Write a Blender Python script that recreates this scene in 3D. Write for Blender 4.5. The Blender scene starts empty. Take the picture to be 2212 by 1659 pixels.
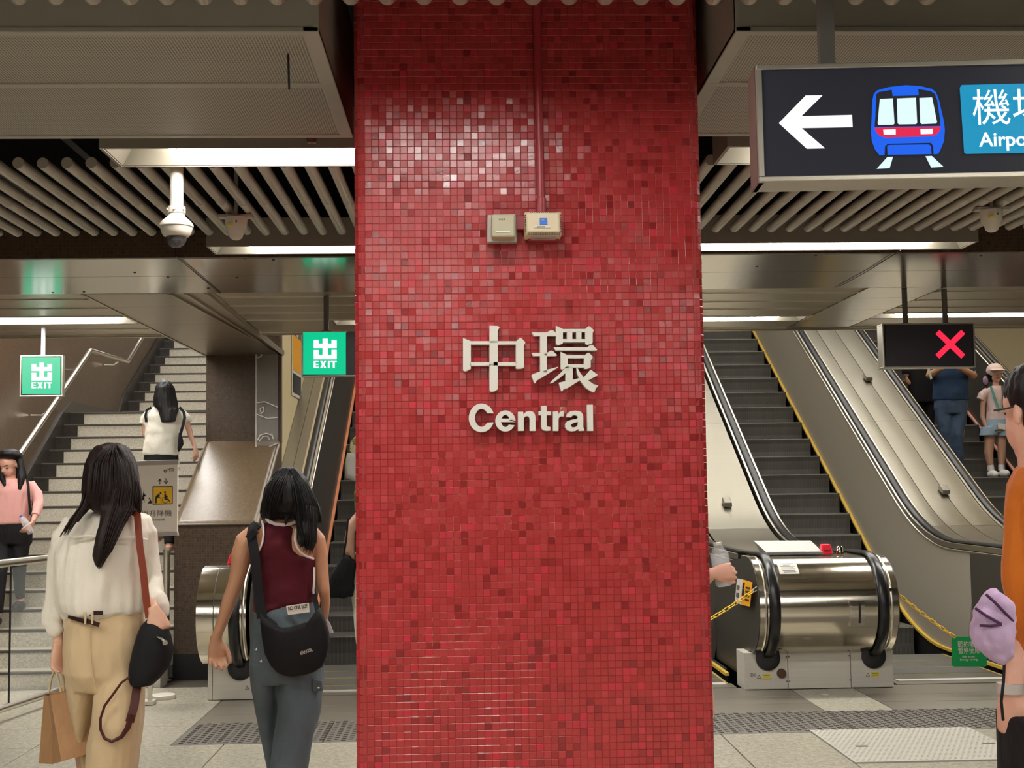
import bpy, bmesh, math, random
from mathutils import Vector, Matrix, noise
from mathutils.geometry import tessellate_polygon
C = bpy.context.scene.collection
S = bpy.context.scene
random.seed(7)
PI = math.pi
# ---------------------------------------------------------------- camera
F = 2757.0; H = 1.55
YAW, PIT, ROL = math.radians(2.068), math.radians(4.530), math.radians(-.769)
fwd = Vector((math.sin(YAW)*math.cos(PIT), math.cos(YAW)*math.cos(PIT), math.sin(PIT)))
r0 = Vector((math.cos(YAW), -math.sin(YAW), 0)); u0 = r0.cross(fwd)
RT = r0*math.cos(ROL) + u0*math.sin(ROL); UP = u0*math.cos(ROL) - r0*math.sin(ROL)
CAM = Vector((0, 0, H))
cd = bpy.data.cameras.new('camera'); cam = bpy.data.objects.new('camera', cd); C.objects.link(cam)
cd.sensor_width = 36; cd.lens = F/2212*36; cd.clip_start = .05; cd.clip_end = 200
cam.matrix_world = Matrix((( RT.x, UP.x, -fwd.x, CAM.x), (RT.y, UP.y, -fwd.y, CAM.y), (RT.z, UP.z, -fwd.z, CAM.z), (0, 0, 0, 1)))
S.camera = cam
def ray(u, v): return RT*((u-1106)/F) - UP*((v-829.5)/F) + fwd
def at(u, v, Y):
    d = ray(u, v); return CAM + d*(Y/d.y)
def atz(u, v, Z):
    d = ray(u, v); return CAM + d*((Z-H)/d.z)
def atx(u, v, X):
    d = ray(u, v); return CAM + d*(X/d.x)
# ---------------------------------------------------------------- world, exposure
w = bpy.data.worlds.new('world'); S.world = w; w.use_nodes = True
w.node_tree.nodes['Background'].inputs[0].default_value = (1, .9, .78, 1)
w.node_tree.nodes['Background'].inputs[1].default_value = .02
S.view_settings.view_transform = 'Standard'; S.view_settings.look = 'None'
S.view_settings.gamma = 1; S.view_settings.use_curve_mapping = False
S.view_settings.exposure = 0.0
LAMP = 36.0          # strength of the ceiling light strips
WARM = (1.0, .90, .74)
try:
    S.cycles.max_bounces = 8; S.cycles.use_denoising = True; S.cycles.sample_clamp_indirect = 6
    S.cycles.caustics_reflective = False; S.cycles.caustics_refractive = False
except Exception: pass
# ---------------------------------------------------------------- materials
def lin(c):
    return tuple((x/12.92 if x <= .04045 else ((x+.055)/1.055)**2.4) for x in [v/255 for v in c])
class G:
    """tiny node-graph helper"""
    def __init__(s, name):
        s.m = bpy.data.materials.new(name); s.m.use_nodes = True; s.t = s.m.node_tree
        s.b = s.t.nodes['Principled BSDF']
    def n(s, typ, **kw):
        x = s.t.nodes.new(typ)
        for k, v in kw.items():
            if k.startswith('i_'):
                key = k[2:]; key = int(key) if key.isdigit() else key
                s.put(x.inputs[key], v)
            else: setattr(x, k, v)
        return x
    def put(s, sock, v):
        if isinstance(v, bpy.types.NodeSocket): s.t.links.new(v, sock)
        else:
            if isinstance(v, tuple) and len(v) == 3 and sock.type == 'RGBA': v = v + (1,)
            sock.default_value = v
    def math(s, op, a, b=None, c=None):
        x = s.t.nodes.new('ShaderNodeMath'); x.operation = op
        for i, v in enumerate((a, b, c)):
            if v is not None: s.put(x.inputs[i], v)
        return x.outputs[0]
    def mix(s, fac, a, b):
        x = s.t.nodes.new('ShaderNodeMix'); x.data_type = 'RGBA'
        s.put(x.inputs[0], fac); s.put(x.inputs[6], a); s.put(x.inputs[7], b); return x.outputs[2]
    def pos(s): return s.t.nodes.new('ShaderNodeNewGeometry').outputs['Position']
    def sep(s, v):
        x = s.t.nodes.new('ShaderNodeSeparateXYZ'); s.put(x.inputs[0], v); return x.outputs
    def noise(s, scale, detail=3, vec=None, stretch=None):
        v = vec if vec is not None else s.pos()
        if stretch:
            mp = s.t.nodes.new('ShaderNodeMapping'); s.put(mp.inputs[0], v); mp.inputs['Scale'].default_value = stretch; v = mp.outputs[0]
        x = s.t.nodes.new('ShaderNodeTexNoise'); s.put(x.inputs['Vector'], v)
        x.inputs['Scale'].default_value = scale; x.inputs['Detail'].default_value = detail; return x.outputs[0]
    def ramp(s, fac, stops):
        x = s.t.nodes.new('ShaderNodeValToRGB'); s.put(x.inputs[0], fac); e = x.color_ramp.elements
        while len(e) < len(stops): e.new(.5)
        for k, (p, c) in enumerate(stops):
            e[k].position = p; e[k].color = tuple(c) + (1,) if len(c) == 3 else c
        return x.outputs[0]
    def bump(s, h, strength=.3, dist=.01):
        x = s.t.nodes.new('ShaderNodeBump'); x.inputs['Strength'].default_value = strength; x.inputs['Distance'].default_value = dist
        s.put(x.inputs['Height'], h); s.t.links.new(x.outputs[0], s.b.inputs['Normal'])
    def set(s, col=None, rough=None, metal=None, **kw):
        if col is not None: s.put(s.b.inputs['Base Color'], col)
        if rough is not None: s.put(s.b.inputs['Roughness'], rough)
        if metal is not None: s.put(s.b.inputs['Metallic'], metal)
        for k, v in kw.items(): s.put(s.b.inputs[k.replace('_', ' ')], v)
        return s.m
M = {}
def plain(name, rgb, rough=.6, metal=0, var=.06, scale=14, bump=0, bscale=60, **kw):
    g = G(name); c = lin(rgb); n = g.noise(scale, 4)
    col = g.mix(n, tuple(x*(1-var*2) for x in c), tuple(min(1, x*(1+var*2)) for x in c))
    if bump: g.bump(g.noise(bscale, 4), bump, .004)
    M[name] = g.set(col, rough, metal, **kw); return M[name]
def glow(name, rgb, strength):
    g = G(name); g.set((0.02, .02, .02), .6); g.put(g.b.inputs['Specular IOR Level'], .12); c = lin(rgb)
    g.put(g.b.inputs['Emission Color'], c); g.put(g.b.inputs['Emission Strength'], strength); M[name] = g.m; return g.m
def brushed(name, rgb, rough, axis, metal=1.0, amp=.12, dent=0):
    """satin metal with fine grain running along one axis"""
    g = G(name); c = lin(rgb); st = [160, 160, 160]; st['XYZ'.index(axis)] = 1.5
    n = g.noise(1.0, 3, stretch=tuple(st)); big = g.noise(1.3, 2)
    col = g.mix(n, tuple(x*.86 for x in c), tuple(min(1, x*1.08) for x in c))
    r = g.math('ADD', g.math('MULTIPLY', n, amp), rough-amp/2)
    h = g.math('MULTIPLY', n, .15)
    if dent: h = g.math('ADD', h, g.math('MULTIPLY', big, dent))
    g.bump(h, .25, .004 if not dent else .02)
    M[name] = g.set(col, r, metal); return g.m
def grid(name, axes, pitch, joint, tones, grout, rough=.35, off=(0, 0), bump=.5):
    """small mosaic too far away to build: world-position cells on two axes"""
    g = G(name); p = g.sep(g.pos()); q = [g.math('DIVIDE', g.math('ADD', p['XYZ'.index(a)], 50+o), pitch) for a, o in zip(axes, off)]
    fr = [g.math('FRACT', x) for x in q]; fl = [g.math('FLOOR', x) for x in q]
    ed = [g.math('LESS_THAN', g.math('ABSOLUTE', g.math('SUBTRACT', x, .5)), .5-joint/pitch/2) for x in fr]
    tile = g.math('MULTIPLY', ed[0], ed[1])
    cv = g.n('ShaderNodeCombineXYZ', i_0=fl[0], i_1=fl[1]); wn = g.n('ShaderNodeTexWhiteNoise', i_Vector=cv.outputs[0])
    k = len(tones)-1
    tc = g.ramp(wn.outputs[0], [(i/k, lin(t)) for i, t in enumerate(tones)])
    g.bump(tile, bump, .002)
    M[name] = g.set(g.mix(tile, lin(grout), tc), rough); return g.m
# walls, floor, metal
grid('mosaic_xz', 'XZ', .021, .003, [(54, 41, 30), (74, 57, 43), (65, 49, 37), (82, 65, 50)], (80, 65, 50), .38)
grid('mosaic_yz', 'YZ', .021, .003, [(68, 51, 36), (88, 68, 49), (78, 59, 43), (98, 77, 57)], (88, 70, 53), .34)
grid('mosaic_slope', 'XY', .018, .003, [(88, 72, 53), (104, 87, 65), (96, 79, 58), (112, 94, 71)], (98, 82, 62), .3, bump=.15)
def stone(name, a, b, dark, rough, scale=55, sp=.62):
    g = G(name); n = g.noise(scale, 6); big = g.noise(3, 2); sn = g.noise(scale*2.4, 2)
    col = g.mix(g.ramp(n, [(.35, (0, 0, 0)), (.65, (1, 1, 1))]), lin(a), lin(b))
    col = g.mix(g.ramp(sn, [(sp, (0, 0, 0)), (sp+.06, (1, 1, 1))]), col, lin(dark))
    col = g.mix(g.math('MULTIPLY', big, .25), col, lin(a))
    M[name] = g.set(col, rough)
stone('terrazzo', (164, 157, 140), (190, 183, 166), (138, 129, 110), .24, 30, .6)
stone('granite_riser', (186, 180, 164), (216, 209, 193), (146, 139, 122), .4, 70, .58)
stone('granite_dark', (44, 40, 36), (62, 57, 51), (30, 27, 24), .35, 60, .6)
plain('grout', (84, 74, 60), .8); plain('floor_base', (70, 62, 52), .9)
plain('black_void', (12, 12, 14), .9, var=.02); plain('pipe_dark', (34, 34, 38), .6)
plain('wall_grey', (120, 112, 100), .7); plain('hall_wall', (150, 141, 127), .6); plain('cream_wall', (214, 196, 152), .5, var=.03)
plain('lid_grey', (172, 171, 164), .5, var=.02); plain('tactile', (98, 92, 84), .5, var=.05); plain('nosing', (70, 63, 55), .55); plain('tread_grey', (156, 148, 130), .5)
brushed('steel', (178, 166, 146), .26, 'X', dent=.0); brushed('steel_deck', (152, 146, 131), .33, 'X', amp=.1, dent=.25)
brushed('steel_drum', (206, 198, 182), .15, 'X', amp=.06)
brushed('steel_plate', (214, 208, 194), .45, 'X', metal=.12); brushed('steel_floor', (150, 143, 130), .38, 'X', metal=.7); brushed('cover_steel', (186, 181, 168), .5, 'X', metal=.4)
brushed('bronze_panel', (174, 167, 154), .15, 'Y', metal=.9, amp=.06); brushed('ceil_strip', (178, 168, 148), .34, 'X', metal=.8)
brushed('beam_metal', (164, 153, 136), .36, 'Y', metal=.85); brushed('rail_steel', (225, 218, 204), .3, 'Y')
brushed('balustrade', (176, 169, 154), .42, 'Z', metal=.5); brushed('balustrade_dark', (84, 80, 73), .4, 'Z', metal=.5)
plain('duct_paint', (152, 146, 136), .5, var=.02); plain('tube_paint', (166, 158, 145), .32, .25, var=.03); plain('white_trough', (112, 106, 92), .7, var=.02)
plain('trough_out', (126, 118, 106), .55, var=.02); plain('tube_end', (128, 122, 114), .6)
g = G('perforated'); p = g.sep(g.pos()); pit = .0085
fx = g.math('SUBTRACT', g.math('FRACT', g.math('DIVIDE', g.math('ADD', p[0], 40), pit)), .5); fy = g.math('SUBTRACT', g.math('FRACT', g.math('DIVIDE', g.math('ADD', p[1], 40), pit)), .5)
dd = g.math('SQRT', g.math('ADD', g.math('MULTIPLY', fx, fx), g.math('MULTIPLY', fy, fy)))
hole = g.math('LESS_THAN', dd, .30)
M['perforated'] = g.set(g.mix(hole, lin((156, 149, 136)), lin((34, 32, 30))), .5); g.bump(g.math('SUBTRACT', 1, hole), .4, .002)
plain('rubber', (20, 20, 21), .3, var=.03); plain('black_plastic', (22, 21, 22), .4); plain('black_skirt', (20, 18, 17), .6)
g = G('step_metal'); p = g.sep(g.pos()); f_ = g.math('FRACT', g.math('DIVIDE', g.math('ADD', p[0], 40), .0125))
rib = g.math('LESS_THAN', f_, .55); nn = g.noise(2.2, 3, stretch=(3, 1, 1))
M['step_metal'] = g.set(g.mix(rib, g.mix(nn, lin((74, 72, 68)), lin((94, 91, 86))), g.mix(nn, lin((98, 95, 90)), lin((122, 118, 111)))), .5, .35); g.bump(rib, .8, .006)
plain('yellow_line', (214, 176, 66), .5); plain('orange_line', (226, 140, 92), .5); plain('pink_line', (214, 150, 128), .5)
plain('yellow_chain', (244, 196, 44), .4); plain('chain_white', (214, 206, 192), .4)
plain('red_plastic', (218, 22, 48), .35); plain('white_plastic', (196, 190, 178), .4, var=.02); plain('beige_plastic', (206, 190, 160), .45, var=.02)
plain('grey_box', (172, 164, 138), .5, var=.04); plain('grey_frame', (168, 158, 150), .45); plain('chrome', (210, 205, 198), .12, 1.0)
plain('letter_white', (208, 204, 194), .4, var=.02); plain('pipe_red', (150, 44, 50), .35, var=.05)
plain('sign_frame', (176, 170, 156), .32, .7); plain('brown_frame', (92, 70, 64), .5); plain('dark_post', (92, 88, 84), .5); plain('pale_post', (176, 178, 180), .4)
plain('sign_navy', (38, 41, 58), .35, var=.03); plain('led_black', (44, 42, 48), .3, var=.02)
plain('blue_sticker', (46, 108, 206), .5); plain('sticker_yellow', (226, 208, 60), .5); plain('sticker_orange', (240, 168, 40), .5); plain('sticker_white', (214, 208, 196), .5); plain('ink', (28, 25, 26), .6); plain('ink_grey', (96, 92, 84), .6)
plain('board_white', (232, 220, 206), .5, var=.01); plain('picto_yellow', (238, 186, 30), .5); plain('green_board', (0, 160, 84), .45); plain('bronze_knob', (92, 70, 54), .4, .6)
glow('lamp', (255, 252, 246), LAMP); glow('lamp_shaft', (255, 252, 246), LAMP*.56); glow('exit_green', (0, 208, 150), .95); glow('lit_white', (250, 255, 255), 1.1); glow('lit_blue', (6, 96, 240), 1.0)
glow('lit_red', (232, 28, 78), .95); glow('lit_cyan', (0, 150, 196), .95); glow('lit_pale', (222, 248, 250), 1.05); glow('cross_red', (255, 40, 74), 1.15); glow('lit_navy', (40, 43, 60), .35); glow('pink_light', (255, 120, 130), .5)
def glassmat(name, tint, rough=.03, alpha=.18):
    g = G(name); M[name] = g.set(tint, rough, 0, Alpha=alpha); g.put(g.b.inputs['Specular IOR Level'], .8); return g.m
glassmat('glass', (.75, .8, .78), .04, .10); glassmat('acrylic', (.8, .78, .74), .08, .16); glassmat('bottle_clear', (.9, .92, .94), .06, .2); glassmat('dome_clear', (.05, .05, .055), .03, .75)
# column tiles
P_T = .02146; CX0 = -.3205; CW = 48*P_T; CY = 3.8
def tilecol(name, grout):
    g = G(name); p = g.sep(g.pos())
    ix = g.math('FLOOR', g.math('DIVIDE', g.math('SUBTRACT', p[0], CX0-10*P_T), P_T)); iz = g.math('FLOOR', g.math('DIVIDE', p[2], P_T))
    if not grout:
        cv = g.n('ShaderNodeCombineXYZ', i_0=ix, i_1=iz); wn = g.n('ShaderNodeTexWhiteNoise', i_Vector=cv.outputs[0])
        col = g.ramp(wn.outputs[0], [(0, lin((118, 22, 25))), (.07, lin((136, 30, 32))), (.16, lin((154, 39, 40))), (.6, lin((160, 42, 43))), (.86, lin((166, 45, 48))), (.95, lin((172, 34, 48))), (1, lin((182, 26, 46)))])
        col = g.mix(g.math('MULTIPLY', g.noise(260, 2), .2), col, lin((172, 80, 78)))
        M[name] = g.set(col, g.math('ADD', .14, g.math('MULTIPLY', wn.outputs[0], .16))); g.bump(g.noise(140, 2), .12, .002)
    else:
        def ell(u, v, ru, rv):
            c = at(u, v, CY); a = at(u+ru, v, CY).x-c.x; b = c.z-at(u, v+rv, CY).z
            dx = g.math('DIVIDE', g.math('SUBTRACT', p[0], c.x), a); dz = g.math('DIVIDE', g.math('SUBTRACT', p[2], c.z), b)
            return g.math('SQRT', g.math('ADD', g.math('MULTIPLY', dx, dx), g.math('MULTIPLY', dz, dz)))
        nz = g.math('MULTIPLY', g.math('SUBTRACT', g.noise(9, 3), .5), 1.1)
        f = None
        for e in ((950, 1090, 90, 100), (1130, 1050, 230, 110), (1370, 1060, 90, 180), (1400, 1210, 60, 60), (960, 1440, 70, 100), (1060, 1370, 70, 40), (1290, 880, 90, 60)):
            d = g.math('ADD', ell(*e), nz); m_ = g.math('LESS_THAN', d, 1.0); f = m_ if f is None else g.math('MAXIMUM', f, m_)
        f = g.math('MULTIPLY', f, g.ramp(g.noise(46, 2), [(.46, (.0, .0, .0)), (.62, (1, 1, 1))]))
        M[name] = g.set(g.mix(f, lin((142, 44, 43)), lin((186, 128, 100))), .75)
tilecol('tile_red', False); tilecol('tile_grout', True)
# ---------------------------------------------------------------- mesh helpers
class MB:
    def __init__(s): s.v = []; s.f = []
    def add(s, vs, fs):
        o = len(s.v); s.v += [Vector(x) for x in vs]; s.f += [tuple(i+o for i in q) for q in fs]; return s
    def box(s, x0, x1, y0, y1, z0, z1):
        v = [(x, y, z) for z in (z0, z1) for y in (y0, y1) for x in (x0, x1)]
        return s.add(v, [(0, 2, 3, 1), (4, 5, 7, 6), (0, 1, 5, 4), (2, 6, 7, 3), (0, 4, 6, 2), (1, 3, 7, 5)])
    def hexa(s, v):   # 4 bottom + 4 top
        return s.add(v, [(3, 2, 1, 0), (4, 5, 6, 7), (0, 1, 5, 4), (1, 2, 6, 5), (2, 3, 7, 6), (3, 0, 4, 7)])
    def prism(s, poly, d, holes=()):
        """extrude planar 3-D polygon (with holes) by vector d"""
        loops = [[Vector(p) for p in poly]] + [[Vector(p) for p in h] for h in holes]
        d = Vector(d); tri = tessellate_polygon(loops); flat = [p for l in loops for p in l]; n = len(flat)
        nrm = Vector((0, 0, 0))
        for t in tri: nrm += (flat[t[1]]-flat[t[0]]).cross(flat[t[2]]-flat[t[0]])
        rev = nrm.dot(d) > 0
        fs = []
        for t in tri:
            a = tuple(t); fs.append(a[::-1] if rev else a); b = tuple(i+n for i in t); fs.append(b if rev else b[::-1])
        k = 0
        for l in loops:
            m = len(l)
            for i in range(m):
                j = (i+1) % m; fs.append((k+i, k+j, k+j+n, k+i+n))
            k += m
        return s.add(flat+[p+d for p in flat], fs)
    def loft(s, rings, cap=True):
        n = len(rings[0]); vs = [p for r in rings for p in r]; fs = []
        for k in range(len(rings)-1):
            for i in range(n):
                j = (i+1) % n; fs.append((k*n+i, k*n+j, (k+1)*n+j, (k+1)*n+i))
        if cap: fs.append(tuple(range(n))[::-1]); fs.append(tuple((len(rings)-1)*n+i for i in range(n)))
        return s.add(vs, fs)
    def tube(s, pts, rad, n=10, flat=None, ref=None):
        """tube through points; rad number or list (or (rx,ry)); parallel frames"""
        pts = [Vector(p) for p in pts]; rings = []; prev = None
        for i, p in enumerate(pts):
            a = pts[max(0, i-1)]; b = pts[min(len(pts)-1, i+1)]; t = (b-a).normalized()
            if prev is None:
                x = Vector(ref) if ref else (Vector((0, 1, 0)) if abs(t.y) < .9 else Vector((1, 0, 0)))
            else: x = prev
            x = (x - t*x.dot(t)).normalized(); prev = x; y = t.cross(x)
            r = rad[i] if isinstance(rad, (list, tuple)) and not (len(rad) == 2 and len(pts) != 2 and not isinstance(rad[0], tuple)) else rad
            rx, ry = r if isinstance(r, tuple) else (r, r)
            rings.append([p + x*(math.cos(2*PI*k/n)*rx) + y*(math.sin(2*PI*k/n)*ry) for k in range(n)])
        return s.loft(rings)
    def lathe(s, c, prof, n=24, axis='Z'):
        c = Vector(c); rings = []
        for r, h in prof:
            ring = []
            for k in range(n):
                a = 2*PI*k/n; q = (r*math.cos(a), r*math.sin(a), h)
                if axis == 'Y': q = (q[0], h, -q[1])
                if axis == 'X': q = (h, q[0], q[1])
                ring.append(c+Vector(q))
            rings.append(ring)
        return s.loft(rings)
    def build(s, name, mat, parent=None, smooth=False, bev=0, seg=2, kind=None, label=None, cat=None, group=None):
        me = bpy.data.meshes.new(name); lo = [min(v[i] for v in s.v) for i in range(3)]; hi = [max(v[i] for v in s.v) for i in range(3)]
        o = Vector(((lo[0]+hi[0])/2, (lo[1]+hi[1])/2, lo[2]))
        me.from_pydata([v-o for v in s.v], [], s.f); me.update()
        return link(name, me, o, mat, parent, smooth, bev, seg, kind, label, cat, group)
def link(name, me, o, mat, parent=None, smooth=False, bev=0, seg=2, kind=None, label=None, cat=None, group=None):
    me.materials.append(M[mat] if isinstance(mat, str) else mat)
    ob = bpy.data.objects.new(name, me); C.objects.link(ob); ob.location = o
    if smooth:
        me.polygons.foreach_set('use_smooth', [True]*len(me.polygons))
        if smooth != 'all':
            try: me.set_sharp_from_angle(angle=math.radians(smooth if smooth is not True else 40))
            except Exception: pass
    if bev:
        b = ob.modifiers.new('b', 'BEVEL'); b.width = bev; b.segments = seg; b.limit_method = 'ANGLE'
    if parent: ob.parent = parent; ob.matrix_parent_inverse = inv(parent)
    tag(ob, label, cat, group, kind); return ob
def world_of(o):
    m = Matrix.LocRotScale(o.location, o.rotation_euler, o.scale)
    return world_of(o.parent) @ o.matrix_parent_inverse @ m if o.parent else m
def inv(o): return world_of(o).inverted()
def tag(o, label=None, cat=None, group=None, kind=None):
    if label: o['label'] = label
    if cat: o['category'] = cat
    if group: o['group'] = group
    if kind: o['kind'] = kind
    return o
def thing(name, label, cat, loc, group=None, kind=None):
    o = bpy.data.objects.new(name, None); o.empty_display_size = .1; C.objects.link(o); o.location = loc
    return tag(o, label, cat, group, kind)
def copy_tree(src, loc, label=None, parent=None):
    c = src.copy(); C.objects.link(c)
    if parent is None: c.location = loc
    else: c.parent = parent
    if label: c['label'] = label
    for ch in list(src.children):
        d = ch.copy(); C.objects.link(d); d.parent = c
        for g2 in list(ch.children):
            e = g2.copy(); C.objects.link(e); e.parent = d
    return c
def text(body, size, origin, right, up, mat, name, parent=None, depth=.001, bold=0, width=None, align='LEFT', **kw):
    """lettering as a thin mesh; origin = baseline start, right/up unit vectors"""
    cu = bpy.data.curves.new(name, 'FONT'); cu.body = body; cu.size = size; cu.extrude = depth/2; cu.offset = bold; cu.align_x = align; cu.resolution_u = 3
    t = bpy.data.objects.new(name, cu); C.objects.link(t); dg = bpy.context.evaluated_depsgraph_get()
    me = bpy.data.meshes.new_from_object(t.evaluated_get(dg)); bpy.data.objects.remove(t)
    if len(me.vertices) == 0: return None
    xs = [v.co.x for v in me.vertices]; sx = 1
    if width: sx = width/(max(xs)-min(xs)); x_0 = min(xs)
    else: x_0 = 0
    right = Vector(right); up = Vector(up); nr = right.cross(up); o = Vector(origin)
    for v in me.vertices:
        c_ = v.co.copy(); v.co = right*((c_.x-x_0)*sx) + up*c_.y + nr*c_.z
    me.materials.clear()
    return link(name, me, o, mat, parent, **kw)
def plate(px, Y, thick, mat, name, parent=None, holes=(), **kw):
    """a flat cut-out plate whose outline is given on the plane y = Y"""
    mb = MB(); mb.prism([at(u, v, Y) for u, v in px], (0, thick, 0), [[at(u, v, Y) for u, v in h] for h in holes]); return mb.build(name, mat, parent, **kw)
def rrect(x0, x1, y0, y1, r, n=5):
    out = []
    for cx, cy, a0 in ((x1-r, y1-r, 0), (x0+r, y1-r, 90), (x0+r, y0+r, 180), (x1-r, y0+r, 270)):
        for k in range(n+1):
            a = math.radians(a0+90*k/n); out.append((cx+r*math.cos(a), cy+r*math.sin(a)))
    return out
def struct(name): return thing(name, None, None, (0, 0, 0), kind='structure')
# ================================================================= THE ROOM
ZC = 2.8
fl = MB().box(-12, 12, -9, 9.6, -.12, -.012).box(-12, -1.7, 9.6, 10.9, -.12, -.012).build('floor', 'floor_base', kind='structure')
def floor_piece(poly, mat, name, top=0.0, g=.004):
    """one slab with its own recessed joint"""
    cx = sum(p[0] for p in poly)/len(poly); cy = sum(p[1] for p in poly)/len(poly); q = []
    for x, y in poly: q.append((x-math.copysign(g, x-cx), y-math.copysign(g, y-cy), -.02))
    mb = MB().prism(q, (0, 0, .02+top)); return mb.build(name, mat, fl, bev=.0015, seg=1)
def rect(x0, x1, y0, y1): return [(x0, y0), (x1, y0), (x1, y1), (x0, y1)]
ye = [-8, -5, -2, .9, 3.2, 4.2, 5.15, 6.12, 7.08, 7.98]
xe = [-12, -9, -7.2, -6.1, -4.9, -3.8, -2.645, -1.497, -.45, .62, 1.55, 2.115, 3.12, 4.1, 5.2, 6.3, 8, 12]
for j in range(len(ye)-1):
    for i in range(len(xe)-1):
        if xe[i] == 2.115 and ye[j] == 7.08: continue
        if ye[j] < 3 and (i % 2): continue
        x1 = xe[i+2] if ye[j] < 3 and i+2 < len(xe) else xe[i+1]
        floor_piece(rect(xe[i], x1, ye[j], ye[j+1]), 'terrazzo', 'tile')
for y0, y1 in ((7.98, 8.62), (8.62, 9.5), (9.5, 10.27)):
    for x0, x1 in ((-12, -6.2), (-6.2, -4.9), (-4.9, -3.8), (-3.8, -2.645), (-2.645, -1.82)):
        floor_piece(rect(x0, x1, y0, y1), 'terrazzo', 'tile')
for x0, x1 in ((-1.82, -.9), (-.9, 0), (0, .9), (.9, 1.8), (1.8, 2.4), (2.4, 3.3), (3.3, 4.2), (4.2, 5.1), (5.1, 6), (6, 7.6), (7.6, 12)):
    floor_piece(rect(x0, x1, 7.98, 8.68), 'tactile', 'tactile_tile')
# small raised bars on the tactile strip: far too many to pick apart
mb = MB()
for k in range(-40, 150):
    x = k*.045+.02
    for r in range(11):
        y = 8.02+r*.06+(.03 if k % 2 else 0)
        if y < 8.66: mb.box(x, x+.026, y, y+.03, 0, .005)
mb.build('tactile_studs', 'tactile', fl, kind='stuff')
floor_piece(rect(2.115, 3.12, 7.1, 8.04), 'cover_steel', 'cover_plate', .004)
mb = MB()
for i in range(30):
    for j in range(26):
        x = 2.13+i*.0325+(.016 if j % 2 else 0); y = 7.13+j*.035
        if x < 3.09: mb.hexa([(x, y, .004), (x+.01, y, .004), (x+.022, y+.012, .004), (x+.012, y+.012, .004), (x+.002, y+.001, .006), (x+.01, y+.001, .006), (x+.02, y+.011, .006), (x+.012, y+.011, .006)])
mb.build('plate_studs', 'cover_steel', fl, kind='stuff')
for x in (2.25, 3.0): MB().box(x, x+.07, 7.5, 7.53, .003, .0065).build('lifting_eye', 'dark_post', fl)
# stainless landing plates of the escalators and the terrazzo wedge between two of them
def plates(x0, x1):
    for y0, y1 in ((8.68, 9.0), (9.0, 9.31), (9.31, 9.73)): floor_piece(rect(x0, x1, y0, y1), 'steel_floor', 'landing_plate')
plates(-1.82, .12); plates(.62, 2.40); plates(2.875, 4.62); plates(5.15, 7.0)
for x0, x1 in ((.12, .62), (2.40, 2.875), (4.62, 5.15)): floor_piece(rect(x0, x1, 8.68, 9.62), 'terrazzo', 'tile')
MB().lathe((2.59, 9.35, .0), [(.03, 0), (.03, .002), (.02, .002)], 16).build('floor_disc', 'steel_plate', fl)
floor_piece(rect(7.0, 12, 8.68, 10.4), 'terrazzo', 'tile')
# walls of the hall
MB().box(-12.1, -12, -9, 11, 0, 3.8).build('wall_left', 'hall_wall', kind='structure')
MB().box(12, 12.1, -9, 11, 0, 3.8).build('wall_right', 'hall_wall', kind='structure')
MB().box(-12, 12, -9.1, -9, 0, 3.8).build('wall_back', 'hall_wall', kind='structure')
MB().box(-12, -4.32, 10.9, 11, 0, 3.8).build('wall_front', 'mosaic_xz', kind='structure')
ceil = MB().box(-12.1, 12.1, -9.1, 10.45, 3.75, 3.9).build('ceiling', 'black_void', kind='structure')
# dark services above the open ceiling
for k, (y, z, r) in enumerate(((3.9, 3.3, .07), (4.55, 3.45, .05), (5.4, 3.25, .09), (6.2, 3.4, .05))):
    MB().tube([(-8, y, z), (8, y+.1, z)], r, 10).build('service_pipe', 'pipe_dark', ceil, smooth=True)
for x in (-2.2, -1.7, .2, .86, 2.2): MB().box(x-.02, x+.02, 3.3, 6.7, 3.05, 3.1).build('support_rail', 'pipe_dark', ceil)
# ---- round ceiling tubes, one object each
def tube_mesh(L, joint):
    r = .0235; prof = [(.0, 0), (r*.95, 0), (r, .003)]
    if joint: prof += [(r, joint-.02), (r*1.08, joint-.018), (r*1.08, joint-.002), (r*.93, joint), (r*.93, joint+.006), (r, joint+.008)]
    prof += [(r, L-.003), (r*.95, L), (0, L)]
    mb = MB(); mb.lathe((0, 0, 0), prof, 14, 'Y')
    me = bpy.data.meshes.new('tube'); me.from_pydata(mb.v, [], mb.f); me.materials.append(M['tube_paint'])
    me.polygons.foreach_set('use_smooth', [True]*len(me.polygons))
    try: me.set_sharp_from_angle(angle=.7)
    except Exception: pass
    return me
rear, front = tube_mesh(1.36, .69), tube_mesh(.19, 0)
TZ = ZC+.035
for k in range(-46, 62):
    o = bpy.data.objects.new('tube', rear); C.objects.link(o); o.parent = ceil; o.matrix_parent_inverse = inv(ceil); o.location = (-1.463+.0943*(k), 4.985, TZ+random.uniform(-.002, .002))
for k in range(-22, 26):
    o = bpy.data.objects.new('tube', front); C.objects.link(o); o.parent = ceil; o.matrix_parent_inverse = inv(ceil); o.location = (-1.136+.0943*k, 3.04, ZC+.0165)
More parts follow.
